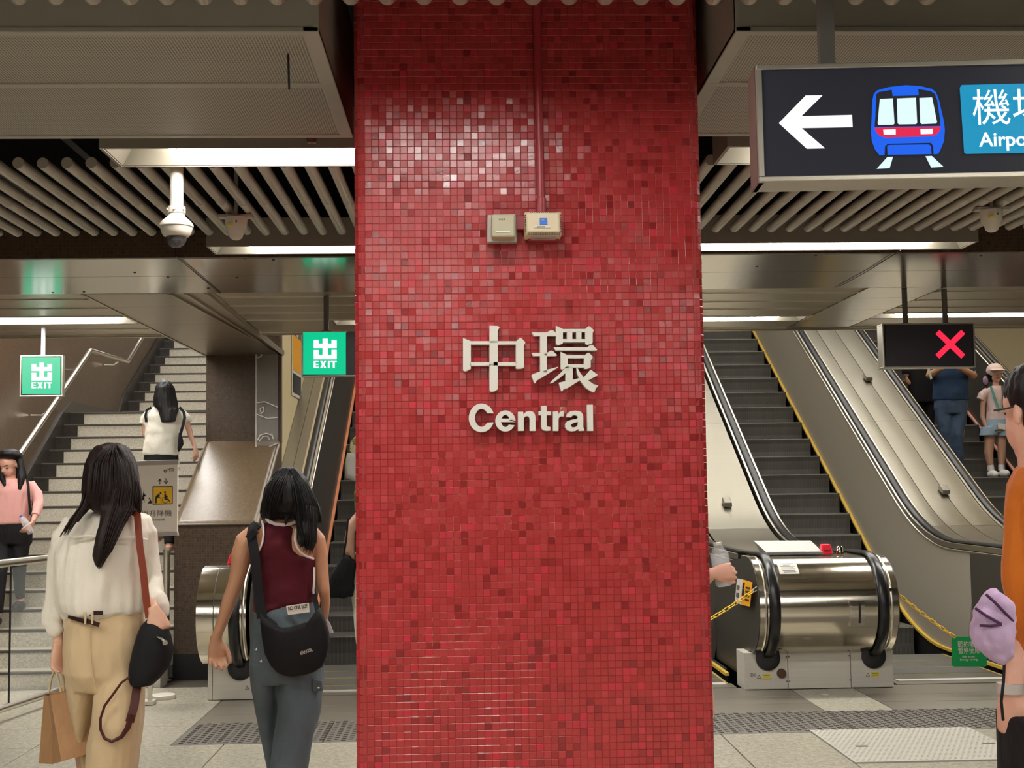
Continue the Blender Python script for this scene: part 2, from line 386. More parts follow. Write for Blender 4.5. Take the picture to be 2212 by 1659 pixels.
# ---- perforated duct casings on both sides of the pillar
def casing(n, x0, x1):
    s = struct(n); y0, y1, z = 3.43, 4.50, ZC; ym = 3.905; t = .032
    MB().box(x0, x1, y0+.003, y0+.018, z+.012, 3.25).build('front_board', 'duct_paint', s)
    MB().box(x0, x1, y1-.015, y1, z, 3.2).build('back_board', 'duct_paint', s)
    for x in (x0, x1-.015): MB().box(x, x+.015, y0, y1, z, 3.2).build('side_board', 'duct_paint', s)
    for a, b in ((y0, y0+t), (ym-.02, ym+.02), (y1-t, y1)): MB().box(x0, x1, a, b, z-.004, z+.012).build('frame_rail', 'duct_paint', s, bev=.003)
    for x in (x0, x1-t*1.4): MB().box(x, x+t*1.4, y0, y1, z-.0035, z+.012).build('frame_rail', 'duct_paint', s, bev=.003)
    for a, b in ((y0+t, ym-.02), (ym+.02, y1-t)): MB().box(x0+.03, x1-.03, a, b, z+.001, z+.008).build('perforated_panel', 'perforated', s)
    return s
casing('trim_1', -4.4, -.394); casing('trim_2', .758, 4.6)
a, b = at(615, 165, 3.55), at(617, 250, 3.55)
MB().tube([Vector((a.x, 3.62, ZC+.02)), Vector((a.x+.001, 3.62, ZC-.03)), Vector((a.x+.003, 3.62, ZC-.105))], .0035, 6).build('hanging_wire', 'black_plastic', label='thin black wire hanging from the left perforated ceiling casing', cat='wire')
a = atz(676, 300, ZC+.02); MB().lathe((a.x, 4.56, ZC+.01), [(0, -.02), (.016, -.015), (.02, 0), (.012, .03), (.012, .25)], 12).build('sprinkler', 'bronze_knob', label='small round sprinkler head behind the left perforated casing', cat='sprinkler')
# ---- fluorescent light troughs
def trough(x0, x1, y0, y1, z, label, group='ceiling light troughs', h=.12, end=.2, lift=.45):
    t = thing('light_trough', label, 'ceiling light', ((x0+x1)/2, (y0+y1)/2, z), group)
    for n_, bx in (('side_board', (x0, x1, y0, y0+.012, z, z+h+.03)), ('side_board', (x0, x1, y1-.012, y1, z, z+h+.03)), ('end_board', (x0, x0+.012, y0+.012, y1-.012, z, z+h+.03)), ('end_board', (x1-.012, x1, y0+.012, y1-.012, z, z+h+.03))):
        MB().box(*bx).build(n_, 'trough_out', t)
    for sx, xx in ((1, x0+.012), (-1, x1-.012)):
        MB().prism([(xx, y0+.012, z+.004), (xx+sx*.004, y0+.012, z+.004), (xx+sx*end*.35, y0+.012, z+h), (xx, y0+.012, z+h)], (0, y1-y0-.024, 0)).build('reflector_end', 'white_trough', t)
    for yy, d in ((y0+.012, 1), (y1-.012, -1)):
        MB().prism([(x0+.012, yy, z+.004), (x0+.012, yy+d*.003, z+.004), (x0+.012, yy+d*.02, z+h), (x0+.012, yy, z+h)], (x1-x0-.024, 0, 0)).build('reflector', 'white_trough', t)
    MB().box(x0+.012, x1-.012, y0+.012, y1-.012, z+h, z+h+.02).build('backing', 'white_trough', t)
    MB().box(x0+end, x1-end, y0+.04, y1-.04, z+h*lift, z+h*lift+.036).build('lamp', 'lamp', t)
    return t
trough(-1.335, .32, 4.64, 4.925, ZC, 'long bright ceiling light trough left of the pillar, above the dome camera pole')
trough(.985, 2.7, 4.65, 4.93, ZC, 'bright ceiling light trough behind the large arrow sign, right of the pillar')
trough(-1.335, 2.713, 6.57, 6.80, ZC, 'long thin light trough behind the pillar, in front of the brown mosaic lintel', lift=.16)
trough(-4.6, -2.43, 9.36, 9.79, ZC+.02, 'light strip in the far ceiling above the left exit sign', h=.1, lift=.16)
trough(-1.02, 2.655, 9.66, 9.98, ZC+.02, 'light strip in the far ceiling passing behind the pillar, over the escalators', h=.1, lift=.16)
trough(3.165, 6.9, 9.56, 9.86, ZC+.02, 'light strip in the far ceiling behind the red cross sign', h=.1, lift=.16)
k = 0
for y in (2.74, .8, -1.1, -3.0, -5.2):
    for x0, x1 in ((-4.6, -2.4), (-1.335, .32), (.985, 2.7), (3.3, 5.2)) if y < 2 else ((-4.6, -3.0), (-2.7, -1.3), (-.55, .47), (1.5, 2.9), (3.4, 5.0)):
        trough(x0, x1, y, y+.28, ZC, 'ceiling light trough over the near part of the hall, outside the picture', 'ceiling light troughs outside the picture', lift=.08)
# ---- brown mosaic lintel and the metal soffit behind it
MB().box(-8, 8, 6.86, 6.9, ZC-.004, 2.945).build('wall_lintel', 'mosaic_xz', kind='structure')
MB().box(-8, 8, 6.87, 6.9, 2.945, 3.75).build('dark_void_sheet', 'black_void', kind='structure')  # black sheet stands in for the dark open void above the lintel
sof = struct('trim_3')
xs = [-5.4, -3.5, -1.556, .43, 2.39, 4.3, 6.3]
for i in range(len(xs)-1):
    for y0, y1 in ((6.9, 7.49), (7.496, 8.14)):
        MB().box(xs[i]+.002, xs[i+1]-.002, y0, y1, ZC, ZC+.02).build('panel', 'bronze_panel', sof)
mb = MB()
for x, y in ((-1.05, 6.97), (-1.2, 6.93), (-.4, 7.0), (-1.9, 7.35), (-1.75, 7.52), (-2.9, 7.0), (-2.6, 8.08), (-2.4, 8.06), (-1.6, 7.95), (.9, 7.0), (1.95, 6.95), (2.9, 7.0), (-.3, 7.9), (1.7, 7.3), (-3.4, 8.1), (-1.35, 7.55)):
    mb.lathe((x, y, ZC-.003), [(.008, 0), (.008, .004)], 8)
mb.build('screw_heads', 'ink', sof, kind='stuff')
# far ceiling strips
far = struct('trim_4')
ys = [8.16, 8.58, 8.97, 9.34]
def strips(x0, x1, rows):
    for y0, y1 in rows:
        MB().box(x0, x1, y0+.004, y1-.012, ZC+.02, ZC+.035).build('panel', 'ceil_strip', far)
        MB().box(x0, x1, y1-.012, y1, ZC+.012, ZC+.035).build('joint_bead', 'rail_steel', far)
strips(-5.2, -2.45, [(8.16, 8.5), (8.5, 8.93), (8.93, 9.35), (9.80, 10.1), (10.1, 10.5)])
strips(-1.66, 2.655, [(8.16, 8.46), (8.46, 8.87), (8.87, 9.25), (9.25, 9.65), (9.99, 10.42)])
strips(3.18, 7.4, [(8.16, 8.46), (8.46, 8.87), (8.87, 9.25), (9.25, 9.55), (9.87, 10.42)])
MB().box(-1.66, -1.03, 9.65, 9.99, ZC+.02, ZC+.035).build('panel', 'ceil_strip', far)
for y0, y1 in ((8.16, 8.7), (8.7, 9.3), (9.3, 9.9), (9.9, 10.42)): MB().box(2.655, 3.15, y0+.003, y1-.003, ZC+.012, ZC+.03).build('panel', 'bronze_panel', far)
MB().box(-1.66, 7.6, 10.42, 10.46, ZC, 3.75).build('header', 'ceil_strip', far)
MB().box(-5.2, -2.45, 10.5, 10.54, ZC, 3.75).build('header', 'ceil_strip', far)
MB().box(-8, 8, 8.14, 8.16, ZC, ZC+.06).build('edge_bead', 'ceil_strip', far)
# metal-clad beam running back over the mosaic block
beam = struct('trim_5')
for y0, y1 in ((8.14, 8.75), (8.75, 9.7), (9.7, 10.7), (10.7, 12.02)):
    MB().prism([(-2.43, y0+.002, ZC), (-1.9+.045*(y0-8.14), y0+.002, ZC), (-1.9+.045*(y1-8.14), y1-.002, ZC), (-2.43, y1-.002, ZC)], (0, 0, .05)).build('panel', 'beam_metal', beam)
for x, d in ((-2.45, 0), (-1.9, .045), (-1.80, .014), (-1.67, -.018)):
    MB().prism([(x, 8.16, ZC-.006), (x+.02, 8.16, ZC-.006), (x+.02+d*3.86, 12.02, ZC-.006), (x+d*3.86, 12.02, ZC-.006)], (0, 0, .05)).build('edge_bead', 'ceil_strip', beam)
MB().prism([(-1.88, 8.16, ZC+.012), (-1.62, 8.16, ZC+.012), (-1.73, 12.02, ZC+.012), (-1.75, 12.02, ZC+.012)], (0, 0, .03)).build('groove_panel', 'beam_metal', beam)
# ================================================================= STAIRS AND THE MOSAIC BLOCK
R_, T_, Y1 = .141, .228, 10.28
st = thing('staircase', 'stone staircase with pale speckled risers and dark nosings climbing away at left', 'staircase', (-3.3, Y1, 0))
def step(n, y, z, x0, x1, depth, r):
    s = MB().box(x0, x1, y+.012, y+depth+.02, z-r-.02, z-.012).build('step', 'granite_riser', st)
    MB().box(x0-.15, x1, y+.006, y+.05, z-.022, z).build('nosing', 'nosing', s, bev=.004, seg=1)
    MB().box(x0-.15, x1, y+.05, y+depth+.02, z-.014, z-.001).build('tread', 'tread_grey', s)
    MB().box(x0-.15, x0-.002, y+.006, y+depth, z-r-.02, z-.016).build('side_block', 'granite_dark', s)
for n in range(1, 18): step(n, Y1+(n-1)*T_, n*R_, -4.13, -2.43, T_ if n < 17 else 2.1, R_)
for m in range(1, 14): step(17+m, 16.03+(m-1)*.268, (17+m)*R_, -4.14, -2.43, .268, R_)
MB().box(-12, -4.33, 10.0, 10.27, 0, .06).build('baseboard_left', 'granite_dark', kind='structure')
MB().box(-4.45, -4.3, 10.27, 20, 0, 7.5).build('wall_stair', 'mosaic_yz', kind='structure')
def zst(y): return 0 if y < Y1 else min((y-Y1)*R_/T_+R_, 17*R_) if y < 16.03 else 17*R_+R_+(y-16.03)*R_/.268
sb = [(-4.3, y, zst(y)+h) for y, h in ((10.28, .1), (13.7, .13), (14.0, .12), (15.9, .12), (16.1, .16), (19.4, .16))]
MB().prism(sb+[(-4.3, 19.4, 0), (-4.3, 10.28, 0)], (.02, 0, 0)).build('baseboard_stair', 'granite_dark', kind='structure')
hr = thing('stair_handrail', 'bright polished metal handrail zigzagging along the brown stair wall', 'handrail', (-4.1, 11.5, 1.7))
P = [atx(u, v, -4.1) for u, v in ((40, 985), (195, 757), (275, 782), (303, 735))]
d0 = (P[0]-P[1]).normalized(); d3 = (P[3]-P[2]).normalized()
MB().tube([P[0]+d0*1.1, P[0], P[1], P[2], P[3], P[3]+d3*2], .027, 12).build('rail', 'rail_steel', hr, smooth=60)
for q in (P[0]*.6+P[1]*.4, P[0]*.15+P[1]*.85, P[1]*.2+P[2]*.8): MB().tube([q, q+Vector((-.08, 0, -.06)), q+Vector((-.19, 0, -.06))], .01, 8).build('bracket', 'rail_steel', hr, smooth=True)
MB().box(-4.3, -2.43, 10.55, 20, 7.4, 7.5).build('ceiling_stair', 'wall_grey', kind='structure')
MB().box(-4.45, 7.8, 20, 20.1, 0, 12).build('wall_end', 'wall_grey', kind='structure')
BX0, BX1 = -2.43, -1.74
blk = struct('wall_divider')
prof = [(10.74, .13), (10.74, 1.25), (12.0, 1.97), (12.0, 4.2), (12.1, 4.2), (12.1, .13)]
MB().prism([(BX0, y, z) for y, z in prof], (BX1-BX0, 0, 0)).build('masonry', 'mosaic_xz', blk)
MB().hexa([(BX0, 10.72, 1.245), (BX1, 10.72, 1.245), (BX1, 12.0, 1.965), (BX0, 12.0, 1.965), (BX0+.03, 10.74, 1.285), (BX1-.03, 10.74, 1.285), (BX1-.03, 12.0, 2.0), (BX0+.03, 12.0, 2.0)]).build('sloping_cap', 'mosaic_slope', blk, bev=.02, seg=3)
MB().tube([(BX0+.012, 10.73, 1.255), (BX0+.012, 12, 1.975)], .02, 8).build('bullnose', 'mosaic_slope', blk, smooth=True)
MB().tube([(BX1-.012, 10.73, 1.255), (BX1-.012, 12, 1.975)], .02, 8).build('bullnose', 'mosaic_slope', blk, smooth=True)
MB().box(BX0-.002, BX1+.002, 10.725, 12.1, -.01, .2).build('skirting', 'black_skirt', blk)
MB().box(BX1-.008, BX1+.012, 11.98, 12.04, 1.97, 3.1).build('corner_trim', 'brown_frame', blk)
MB().box(BX0, -2.03, 12.1, 20, .0, 7.4).build('wall_divider_rear', 'mosaic_yz', kind='structure')
a = thing('acrylic_screen', 'clear acrylic screen with white squiggle marks fixed to the mosaic block', 'screen', (-1.83, 11.95, 1.9))
Q = [(553, 765), (600, 765), (601, 957), (553, 977)]
plate(Q, 11.9, .012, 'acrylic', 'sheet', a)
for seg in (((555, 870), (572, 868), (600, 880)), ((555, 895), (577, 904), (600, 902)), ((563, 890), (562, 882), (569, 879), (570, 888), (563, 894)), ((556, 951), (562, 940), (575, 936), (588, 940), (590, 948)), ((560, 953), (568, 943), (578, 942), (582, 950)), ((555, 773), (562, 771), (566, 766))):
    MB().tube([at(u, v, 11.89) for u, v in seg], .006, 6).build('marking', 'sticker_white', a, smooth=True)
for e in (((553, 765), (553, 977)), ((553, 977), (601, 957))): MB().tube([at(u, v, 11.89) for u, v in e], .006, 6).build('edge', 'sticker_white', a)
# cream wall left of the first escalator, with a poster
MB().box(-2.02, -1.98, 12.1, 20, 0, 8).build('wall_escalator', 'cream_wall', kind='structure')
po = thing('poster', 'tall framed poster with red, yellow and dark panels on the cream escalator wall', 'poster', (-1.97, 14.9, 2.8))
x = -1.975; ya, yb = 14.5, 15.35
def onwall(y0, y1, za, zb, mat, n, e=.0): MB().prism([(x, y0, za(y0)), (x, y1, za(y1)), (x, y1, zb(y1)), (x, y0, zb(y0))], (.004+e, 0, 0)).build(n, mat, po)
fz = lambda k: (lambda y: k+.0*(y-ya))
onwall(ya, yb, fz(2.60), fz(3.9), 'sticker_white', 'frame'); onwall(ya+.05, yb-.08, fz(3.3), fz(3.85), 'ink_grey', 'picture_top', .003)
onwall(ya+.05, yb-.08, fz(2.9), fz(3.3), 'sticker_orange', 'picture_middle', .003); onwall(ya+.05, yb-.08, fz(2.64), fz(2.86), 'ink', 'picture_base', .003)
MB().lathe((x+.008, 14.9, 3.5), [(0, 0), (.0, .0)] and [(.0, -.001), (.2, -.001), (.2, .003), (.0, .003)], 20, 'X').build('emblem', 'sticker_white', po)
MB().lathe((x+.012, 14.9, 3.55), [(.0, -.001), (.1, -.001), (.1, .003), (.0, .003)], 16, 'X').build('emblem_centre', 'cross_red' if 0 else 'red_plastic', po)
# ================================================================= THE RED PILLAR
pil = struct('column'); pil['label'] = 'wide pillar clad in small red mosaic tiles'
MB().prism([(CX0-.002, CY+.012+.02, 0), (CX0+.018, CY+.012, 0), (CX0+CW-.018, CY+.012, 0), (CX0+CW+.004, CY+.012+.022, 0), (CX0+CW+.004, CY+.9, 0), (CX0-.002, CY+.9, 0)], (0, 0, 3.75)).build('core', 'tile_grout', pil)
MB().box(CX0+.01, CX0+CW-.01, CY+.0012, CY+.012, 0, 3.75).build('grout', 'tile_grout', pil)
def tile_geo(mb, M4):
    s = P_T/2-.00045; b = .0009; d = .005
    v = [(-s, d, -s), (s, d, -s), (s, d, s), (-s, d, s), (-s, .0007, -s), (s, .0007, -s), (s, .0007, s), (-s, .0007, s), (-s+b, 0, -s+b), (s-b, 0, -s+b), (s-b, 0, s-b), (-s+b, 0, s-b)]
    f = [(0, 1, 5, 4), (1, 2, 6, 5), (2, 3, 7, 6), (3, 0, 4, 7), (4, 5, 9, 8), (5, 6, 10, 9), (6, 7, 11, 10), (7, 4, 8, 11), (8, 9, 10, 11)]
    mb.add([M4 @ Vector(q) for q in v], f)
one = MB(); tile_geo(one, Matrix()); tm = bpy.data.meshes.new('tile'); tm.from_pydata(one.v, [], one.f); tm.materials.append(M['tile_red'])
NZ = int(3.75/P_T); cells = []
for iz in range(NZ):
    for ix in range(-1, 49):
        x = CX0+(ix+.5)*P_T; z = (iz+.5)*P_T; y = CY; rz = 0
        if ix == 0: rz, y = -.12, CY+.0015
        if ix == 47: rz, y = .12, CY+.0015
        if ix == -1: rz, y, x = -.9, CY+.011, CX0-.0045
        if ix == 48: rz, y, x = .9, CY+.011, CX0+CW+.0045
        w_ = .028 if z > 1.75 else .012
        m4 = Matrix.Translation((x, y+random.uniform(-.0006, .0006), z)) @ Matrix.Rotation(rz+random.gauss(0, w_), 4, 'Z') @ Matrix.Rotation(random.gauss(0, w_), 4, 'X') @ Matrix.Rotation(random.gauss(0, .006), 4, 'Y')
        cells.append(((x-.0)**2+(z-H)**2, m4, ix, iz))
def hidden(x, z):   # behind the lettering
    return 0
cells.sort(key=lambda c: c[0]); mb = MB(); cnt = 0
for d, m4, ix, iz in cells:
    if cnt < 290 and 0 <= ix <= 47:
        o = bpy.data.objects.new('tile', tm); C.objects.link(o); o.parent = pil; o.matrix_parent_inverse = inv(pil); o.matrix_basis = m4; cnt += 1
    else: tile_geo(mb, m4)
mb.build('tile_field', 'tile_red', pil, kind='stuff')
MB().box(CX0+.02, CX0+CW-.02, CY+.9, CY+.91, 0, 3.75).build('back_face', 'tile_grout', pil)
# raised station name, traced letter by letter
def L(x, y): return at(900+x/4.424, 660+y/4.424, CY-.035)
def letter(name, polys, label, holes=()):
    mb = MB()
    for i, p in enumerate(polys): mb.prism([L(*q) for q in p], (0, .030, 0), [[L(*q) for q in h] for h in (holes if i == 0 else ())])
    mb.build(name, 'letter_white', label=label, cat='letter', group='raised station name on the red pillar')
def arc(cx, cy, rx, ry, a0, a1, n=26): return [(cx+rx*math.cos(math.radians(a0+(a1-a0)*k/n)), cy-ry*math.sin(math.radians(a0+(a1-a0)*k/n))) for k in range(n+1)]
letter('raised_character', [[(696, 192), (775, 195), (793, 206), (775, 237), (775, 800), (745, 820), (712, 824), (696, 815)], [(443, 309), (518, 340), (518, 605), (465, 629), (443, 620)], [(510, 340), (955, 340), (955, 372), (510, 372)],
  [(948, 345), (985, 308), (1000, 310), (1040, 352), (1026, 375), (1026, 590), (1005, 602), (962, 605), (948, 600)], [(510, 541), (955, 541), (955, 574), (510, 574)]], 'large raised white Chinese character zhong, left of the pair on the red pillar')
letter('raised_character', [[(1101, 257), (1240, 257), (1283, 235), (1300, 235), (1333, 262), (1333, 289), (1120, 289)], [(1180, 280), (1246, 280), (1246, 640), (1180, 640)], [(1098, 452), (1245, 452), (1283, 430), (1300, 432), (1342, 472), (1335, 482), (1113, 482)],
  [(1097, 665), (1118, 652), (1180, 630), (1250, 612), (1354, 585), (1350, 592), (1200, 685), (1150, 715), (1135, 742), (1122, 735)], [(1332, 192), (1398, 224), (1398, 362), (1355, 378), (1332, 368)], [(1610, 224), (1640, 197), (1655, 199), (1694, 235), (1682, 262), (1682, 355), (1660, 368), (1630, 376), (1612, 365)],
  [(1395, 224), (1615, 224), (1615, 253), (1395, 253)], [(1395, 320), (1615, 320), (1615, 350), (1395, 350)], [(1436, 250), (1488, 250), (1488, 322), (1436, 322)], [(1525, 250), (1576, 250), (1576, 322), (1525, 322)], [(1310, 398), (1630, 398), (1665, 374), (1680, 375), (1726, 420), (1720, 430), (1328, 430)],
  [(1376, 442), (1443, 473), (1443, 590), (1420, 605), (1390, 613), (1376, 603)], [(1440, 473), (1605, 473), (1605, 503), (1440, 503)], [(1600, 480), (1635, 450), (1650, 452), (1686, 490), (1664, 525), (1664, 590), (1630, 605), (1600, 605)], [(1440, 561), (1605, 561), (1605, 592), (1440, 592)],
  [(1425, 585), (1493, 585), (1370, 690), (1300, 738), (1272, 740), (1290, 720), (1380, 640)], [(1422, 600), (1493, 600), (1493, 712), (1422, 730)], [(1358, 738), (1422, 722), (1560, 693), (1560, 715), (1440, 790), (1405, 800), (1393, 820), (1380, 812)],
  [(1525, 590), (1540, 600), (1565, 645), (1598, 685), (1660, 615), (1668, 615), (1730, 660), (1725, 668), (1640, 715), (1690, 750), (1738, 763), (1715, 790), (1700, 825), (1680, 826), (1620, 790), (1560, 715), (1530, 640)]], 'large raised white Chinese character huan, right of the pair on the red pillar')
letter('raised_letter', [arc(620, 1073, 122, 137, 18, 342, 34)+arc(620, 1073, 62, 86, 328, 32, 30)], 'raised white letter C of the word Central')
letter('raised_letter', [arc(848, 1103, 96, 101, -6, 336, 34)+arc(848, 1103, 40, 58, 322, 0, 30), [(805, 1080), (944, 1080), (944, 1113), (805, 1113)]], 'raised white letter e of the word Central')
letter('raised_letter', [[(968, 1015), (1018, 1015), (1020, 1040), (1045, 1015), (1080, 1007), (1112, 1015), (1130, 1038), (1136, 1068), (1136, 1198), (1080, 1198), (1080, 1085), (1072, 1062), (1052, 1056), (1032, 1065), (1025, 1085), (1025, 1198), (968, 1198)]], 'raised white letter n of the word Central')
letter('raised_letter', [[(1190, 958), (1243, 955), (1243, 1010), (1285, 1010), (1285, 1048), (1243, 1048), (1243, 1140), (1250, 1157), (1278, 1160), (1278, 1195), (1245, 1198), (1210, 1192), (1193, 1172), (1190, 1140), (1190, 1048), (1165, 1048), (1165, 1010), (1190, 1010)]], 'raised white letter t of the word Central')
letter('raised_letter', [[(1303, 1012), (1353, 1010), (1355, 1040), (1372, 1015), (1395, 1006), (1408, 1007), (1405, 1060), (1380, 1058), (1362, 1068), (1356, 1090), (1356, 1198), (1303, 1198)]], 'raised white letter r of the word Central')
letter('raised_letter', [[(1430, 1065), (1440, 1030), (1470, 1010), (1515, 1004), (1560, 1010), (1585, 1030), (1593, 1060), (1593, 1160), (1605, 1197), (1550, 1198), (1545, 1180), (1520, 1198), (1475, 1203), (1440, 1192), (1420, 1165), (1420, 1130), (1440, 1105), (1480, 1092), (1530, 1083), (1540, 1072), (1535, 1055), (1510, 1047), (1488, 1053), (1480, 1068)]], 'raised white letter a of the word Central', [[(1540, 1112), (1500, 1122), (1478, 1135), (1475, 1152), (1490, 1165), (1515, 1163), (1535, 1150), (1541, 1130)]])
letter('raised_letter', [[(1628, 948), (1684, 946), (1688, 1198), (1632, 1198)]], 'raised white letter l at the end of the word Central')
# conduit and the two boxes
a = at(1169, 457, CY-.02)
cdt = MB().tube([(a.x-.008, CY-.02, 3.7), (a.x-.002, CY-.02, a.z+.25), (a.x, CY-.02, a.z-.02)], .0125, 12); cdt.lathe((a.x, CY-.02, a.z-.02), [(.0155, 0), (.0155, .06), (.0125, .062)], 12)
cdt.build('conduit', 'pipe_red', smooth=True, label='red painted conduit pipe running down the pillar to the vented box', cat='pipe')
gb = thing('junction_box', 'grey green square box on a pale metal frame, left of the pair on the pillar', 'box', at(1088, 522, CY-.02))
def bx(u0, v0, u1, v1, y0, y1, mat, n, par, bev=.003, taper=0):
    a, b = at(u0, v1, y0), at(u1, v0, y0); MB().box(a.x, b.x, y0, y1, a.z, b.z).build(n, mat, par, bev=bev)
a, b = at(1052, 523, CY-.055), at(1118, 459, CY-.055)
MB().hexa([(a.x, CY, a.z+.004), (b.x+.002, CY, a.z+.006), (b.x-.004, CY-.055, a.z), (a.x, CY-.055, a.z), (a.x, CY, b.z), (b.x+.002, CY, b.z), (b.x-.006, CY-.055, b.z-.004), (a.x+.002, CY-.055, b.z-.006)]).build('mounting_frame', 'grey_frame', gb, bev=.003)
bx(1062, 462, 1112, 512, CY-.105, CY-.05, 'grey_box', 'housing', gb, .006); bx(1071, 498, 1102, 502, CY-.107, CY-.1, 'sticker_white', 'name_strip', gb, 0)
for k in range(3): bx(1078+k*5, 472, 1081+k*5, 475, CY-.1065, CY-.1, 'ink_grey', 'imprint', gb, 0)
rb = thing('router_box', 'beige vented plastic box with a blue square sticker, right of the pair', 'box', at(1173, 517, CY-.02))
a, b = at(1134, 508, CY-.09), at(1213, 456, CY-.09); m = .008
MB().hexa([(a.x, CY-.045, a.z), (b.x, CY-.045, a.z), (b.x, CY-.02, a.z), (a.x, CY-.02, a.z), (a.x, CY-.045, b.z), (b.x, CY-.045, b.z), (b.x, CY-.02, b.z), (a.x, CY-.02, b.z)]).build('back_shell', 'beige_plastic', rb, bev=.003)
hs = MB().loft([[Vector((a.x, CY-.045, a.z)), Vector((b.x, CY-.045, a.z)), Vector((b.x, CY-.045, b.z)), Vector((a.x, CY-.045, b.z))], [Vector((a.x, CY-.078, a.z)), Vector((b.x, CY-.078, a.z)), Vector((b.x, CY-.078, b.z)), Vector((a.x, CY-.078, b.z))], [Vector((a.x+m, CY-.09, a.z+m*1.4)), Vector((b.x-m, CY-.09, a.z+m*1.4)), Vector((b.x-m, CY-.09, b.z-m*.7)), Vector((a.x+m, CY-.09, b.z-m*.7))]][::1]).build('front_shell', 'beige_plastic', rb, bev=.003)
for k in range(19): MB().box(a.x+.008+k*.0052, a.x+.0105+k*.0052, CY-.0885, CY-.072, a.z+.0015, a.z+.0085).build('vent_slot', 'bronze_knob', rb)
for k in range(8):
    for x_ in (a.x+.0005, b.x-.0045): MB().box(x_, x_+.004, CY-.086, CY-.075, a.z+.012+k*.0068, a.z+.0145+k*.0068).build('vent_slot', 'bronze_knob', rb)
for k in range(14): MB().box(a.x+.016+k*.0056, a.x+.0185+k*.0056, CY-.086, CY-.075, b.z-.004, b.z-.0005).build('vent_slot', 'bronze_knob', rb)
bx(1166, 471, 1182, 485, CY-.0925, CY-.088, 'blue_sticker', 'sticker', rb, 0); bx(1153, 487, 1189, 492, CY-.0925, CY-.088, 'sticker_white', 'label_strip', rb, 0)
text('WiFi', .006, at(1168, 477, CY-.0935), (1, 0, 0), (0, 0, 1), 'sticker_white', 'sticker_print', rb); text('AUW-554', .0055, at(1160, 491, CY-.0935), (1, 0, 0), (0, 0, 1), 'ink', 'strip_print', rb)
bx(1148, 508, 1202, 513, CY-.07, CY-.02, 'grey_frame', 'bracket', rb, 0); bx(1112, 466, 1136, 496, CY-.03, CY, 'pipe_red', 'connector', rb, .002); bx(1140, 508, 1207, 521, CY-.03, CY, 'pipe_red', 'wall_bracket', rb, .002)
# ================================================================= ESCALATORS
def gq(y, y0=12.2, h=.8, k=.57735):
    if y <= y0-h: return 0.0
    if y >= y0+h: return k*(y-y0)
    return k*(y-y0+h)**2/(4*h)
zs = lambda y: gq(y)
zh = lambda y: .985+gq(y, 12.3, .75)
NY, NZc, NR = 9.69, .62, .362           # newel drum centre and radius
YE = 19.4
ysamp = [9.72, 10.4, 11.0, 11.4, 11.6, 11.8, 12.0, 12.2, 12.4, 12.6, 12.8, 13.0, 13.4, 14.5, 16, 17.7, YE]
pitch = .383
STEPS = [18.29-pitch*k+.0 for k in range(-2, 17)]
def handrail_pts():
    pts = [(9.70, .17), (9.66, .235)]
    for k in range(13):
        a = math.radians(-102+k*(-168)/12); pts.append((NY+math.cos(a)*(NR+.02), NZc+math.sin(a)*(NR+.02)))
    pts += [(y, zh(y)) for y in ysamp[1:]]
    return pts
HP = handrail_pts()
sm0 = MB().hexa([(-.49, 0, -.26), (.49, 0, -.26), (.49, .41, -.26), (-.49, .41, -.26), (-.49, .0, -.0), (.49, .0, -.0), (.49, .41, -.0), (-.49, .41, -.0)])
sm0 = MB().prism([(-.49, .012, -.27), (-.49, .02, -.16), (-.49, .012, -.06), (-.49, 0, -.012), (-.49, .006, 0), (-.49, .41, 0), (-.49, .41, -.27)], (.98, 0, 0))
stepmesh = bpy.data.meshes.new('step'); stepmesh.from_pydata(sm0.v, [], sm0.f); stepmesh.materials.append(M['step_metal'])
plain('step_yellow', (186, 160, 80), .6); edge0 = MB().box(-.482, -.466, .004, .4, .0, .0025).box(.466, .482, .004, .4, 0, .0025).box(-.466, .466, .002, .010, 0, .0025)
edgemesh = bpy.data.meshes.new('yellow_edge'); edgemesh.from_pydata(edge0.v, [], edge0.f); edgemesh.materials.append(M['step_yellow'])
def strip_along(x0, x1, ylist, zlo, zhi):
    """solid strip following the slope between two height functions"""
    poly = [(x0, y, zlo(y)) for y in ylist]+[(x0, y, zhi(y)) for y in reversed(ylist)]
    return MB().prism(poly, (x1-x0, 0, 0))
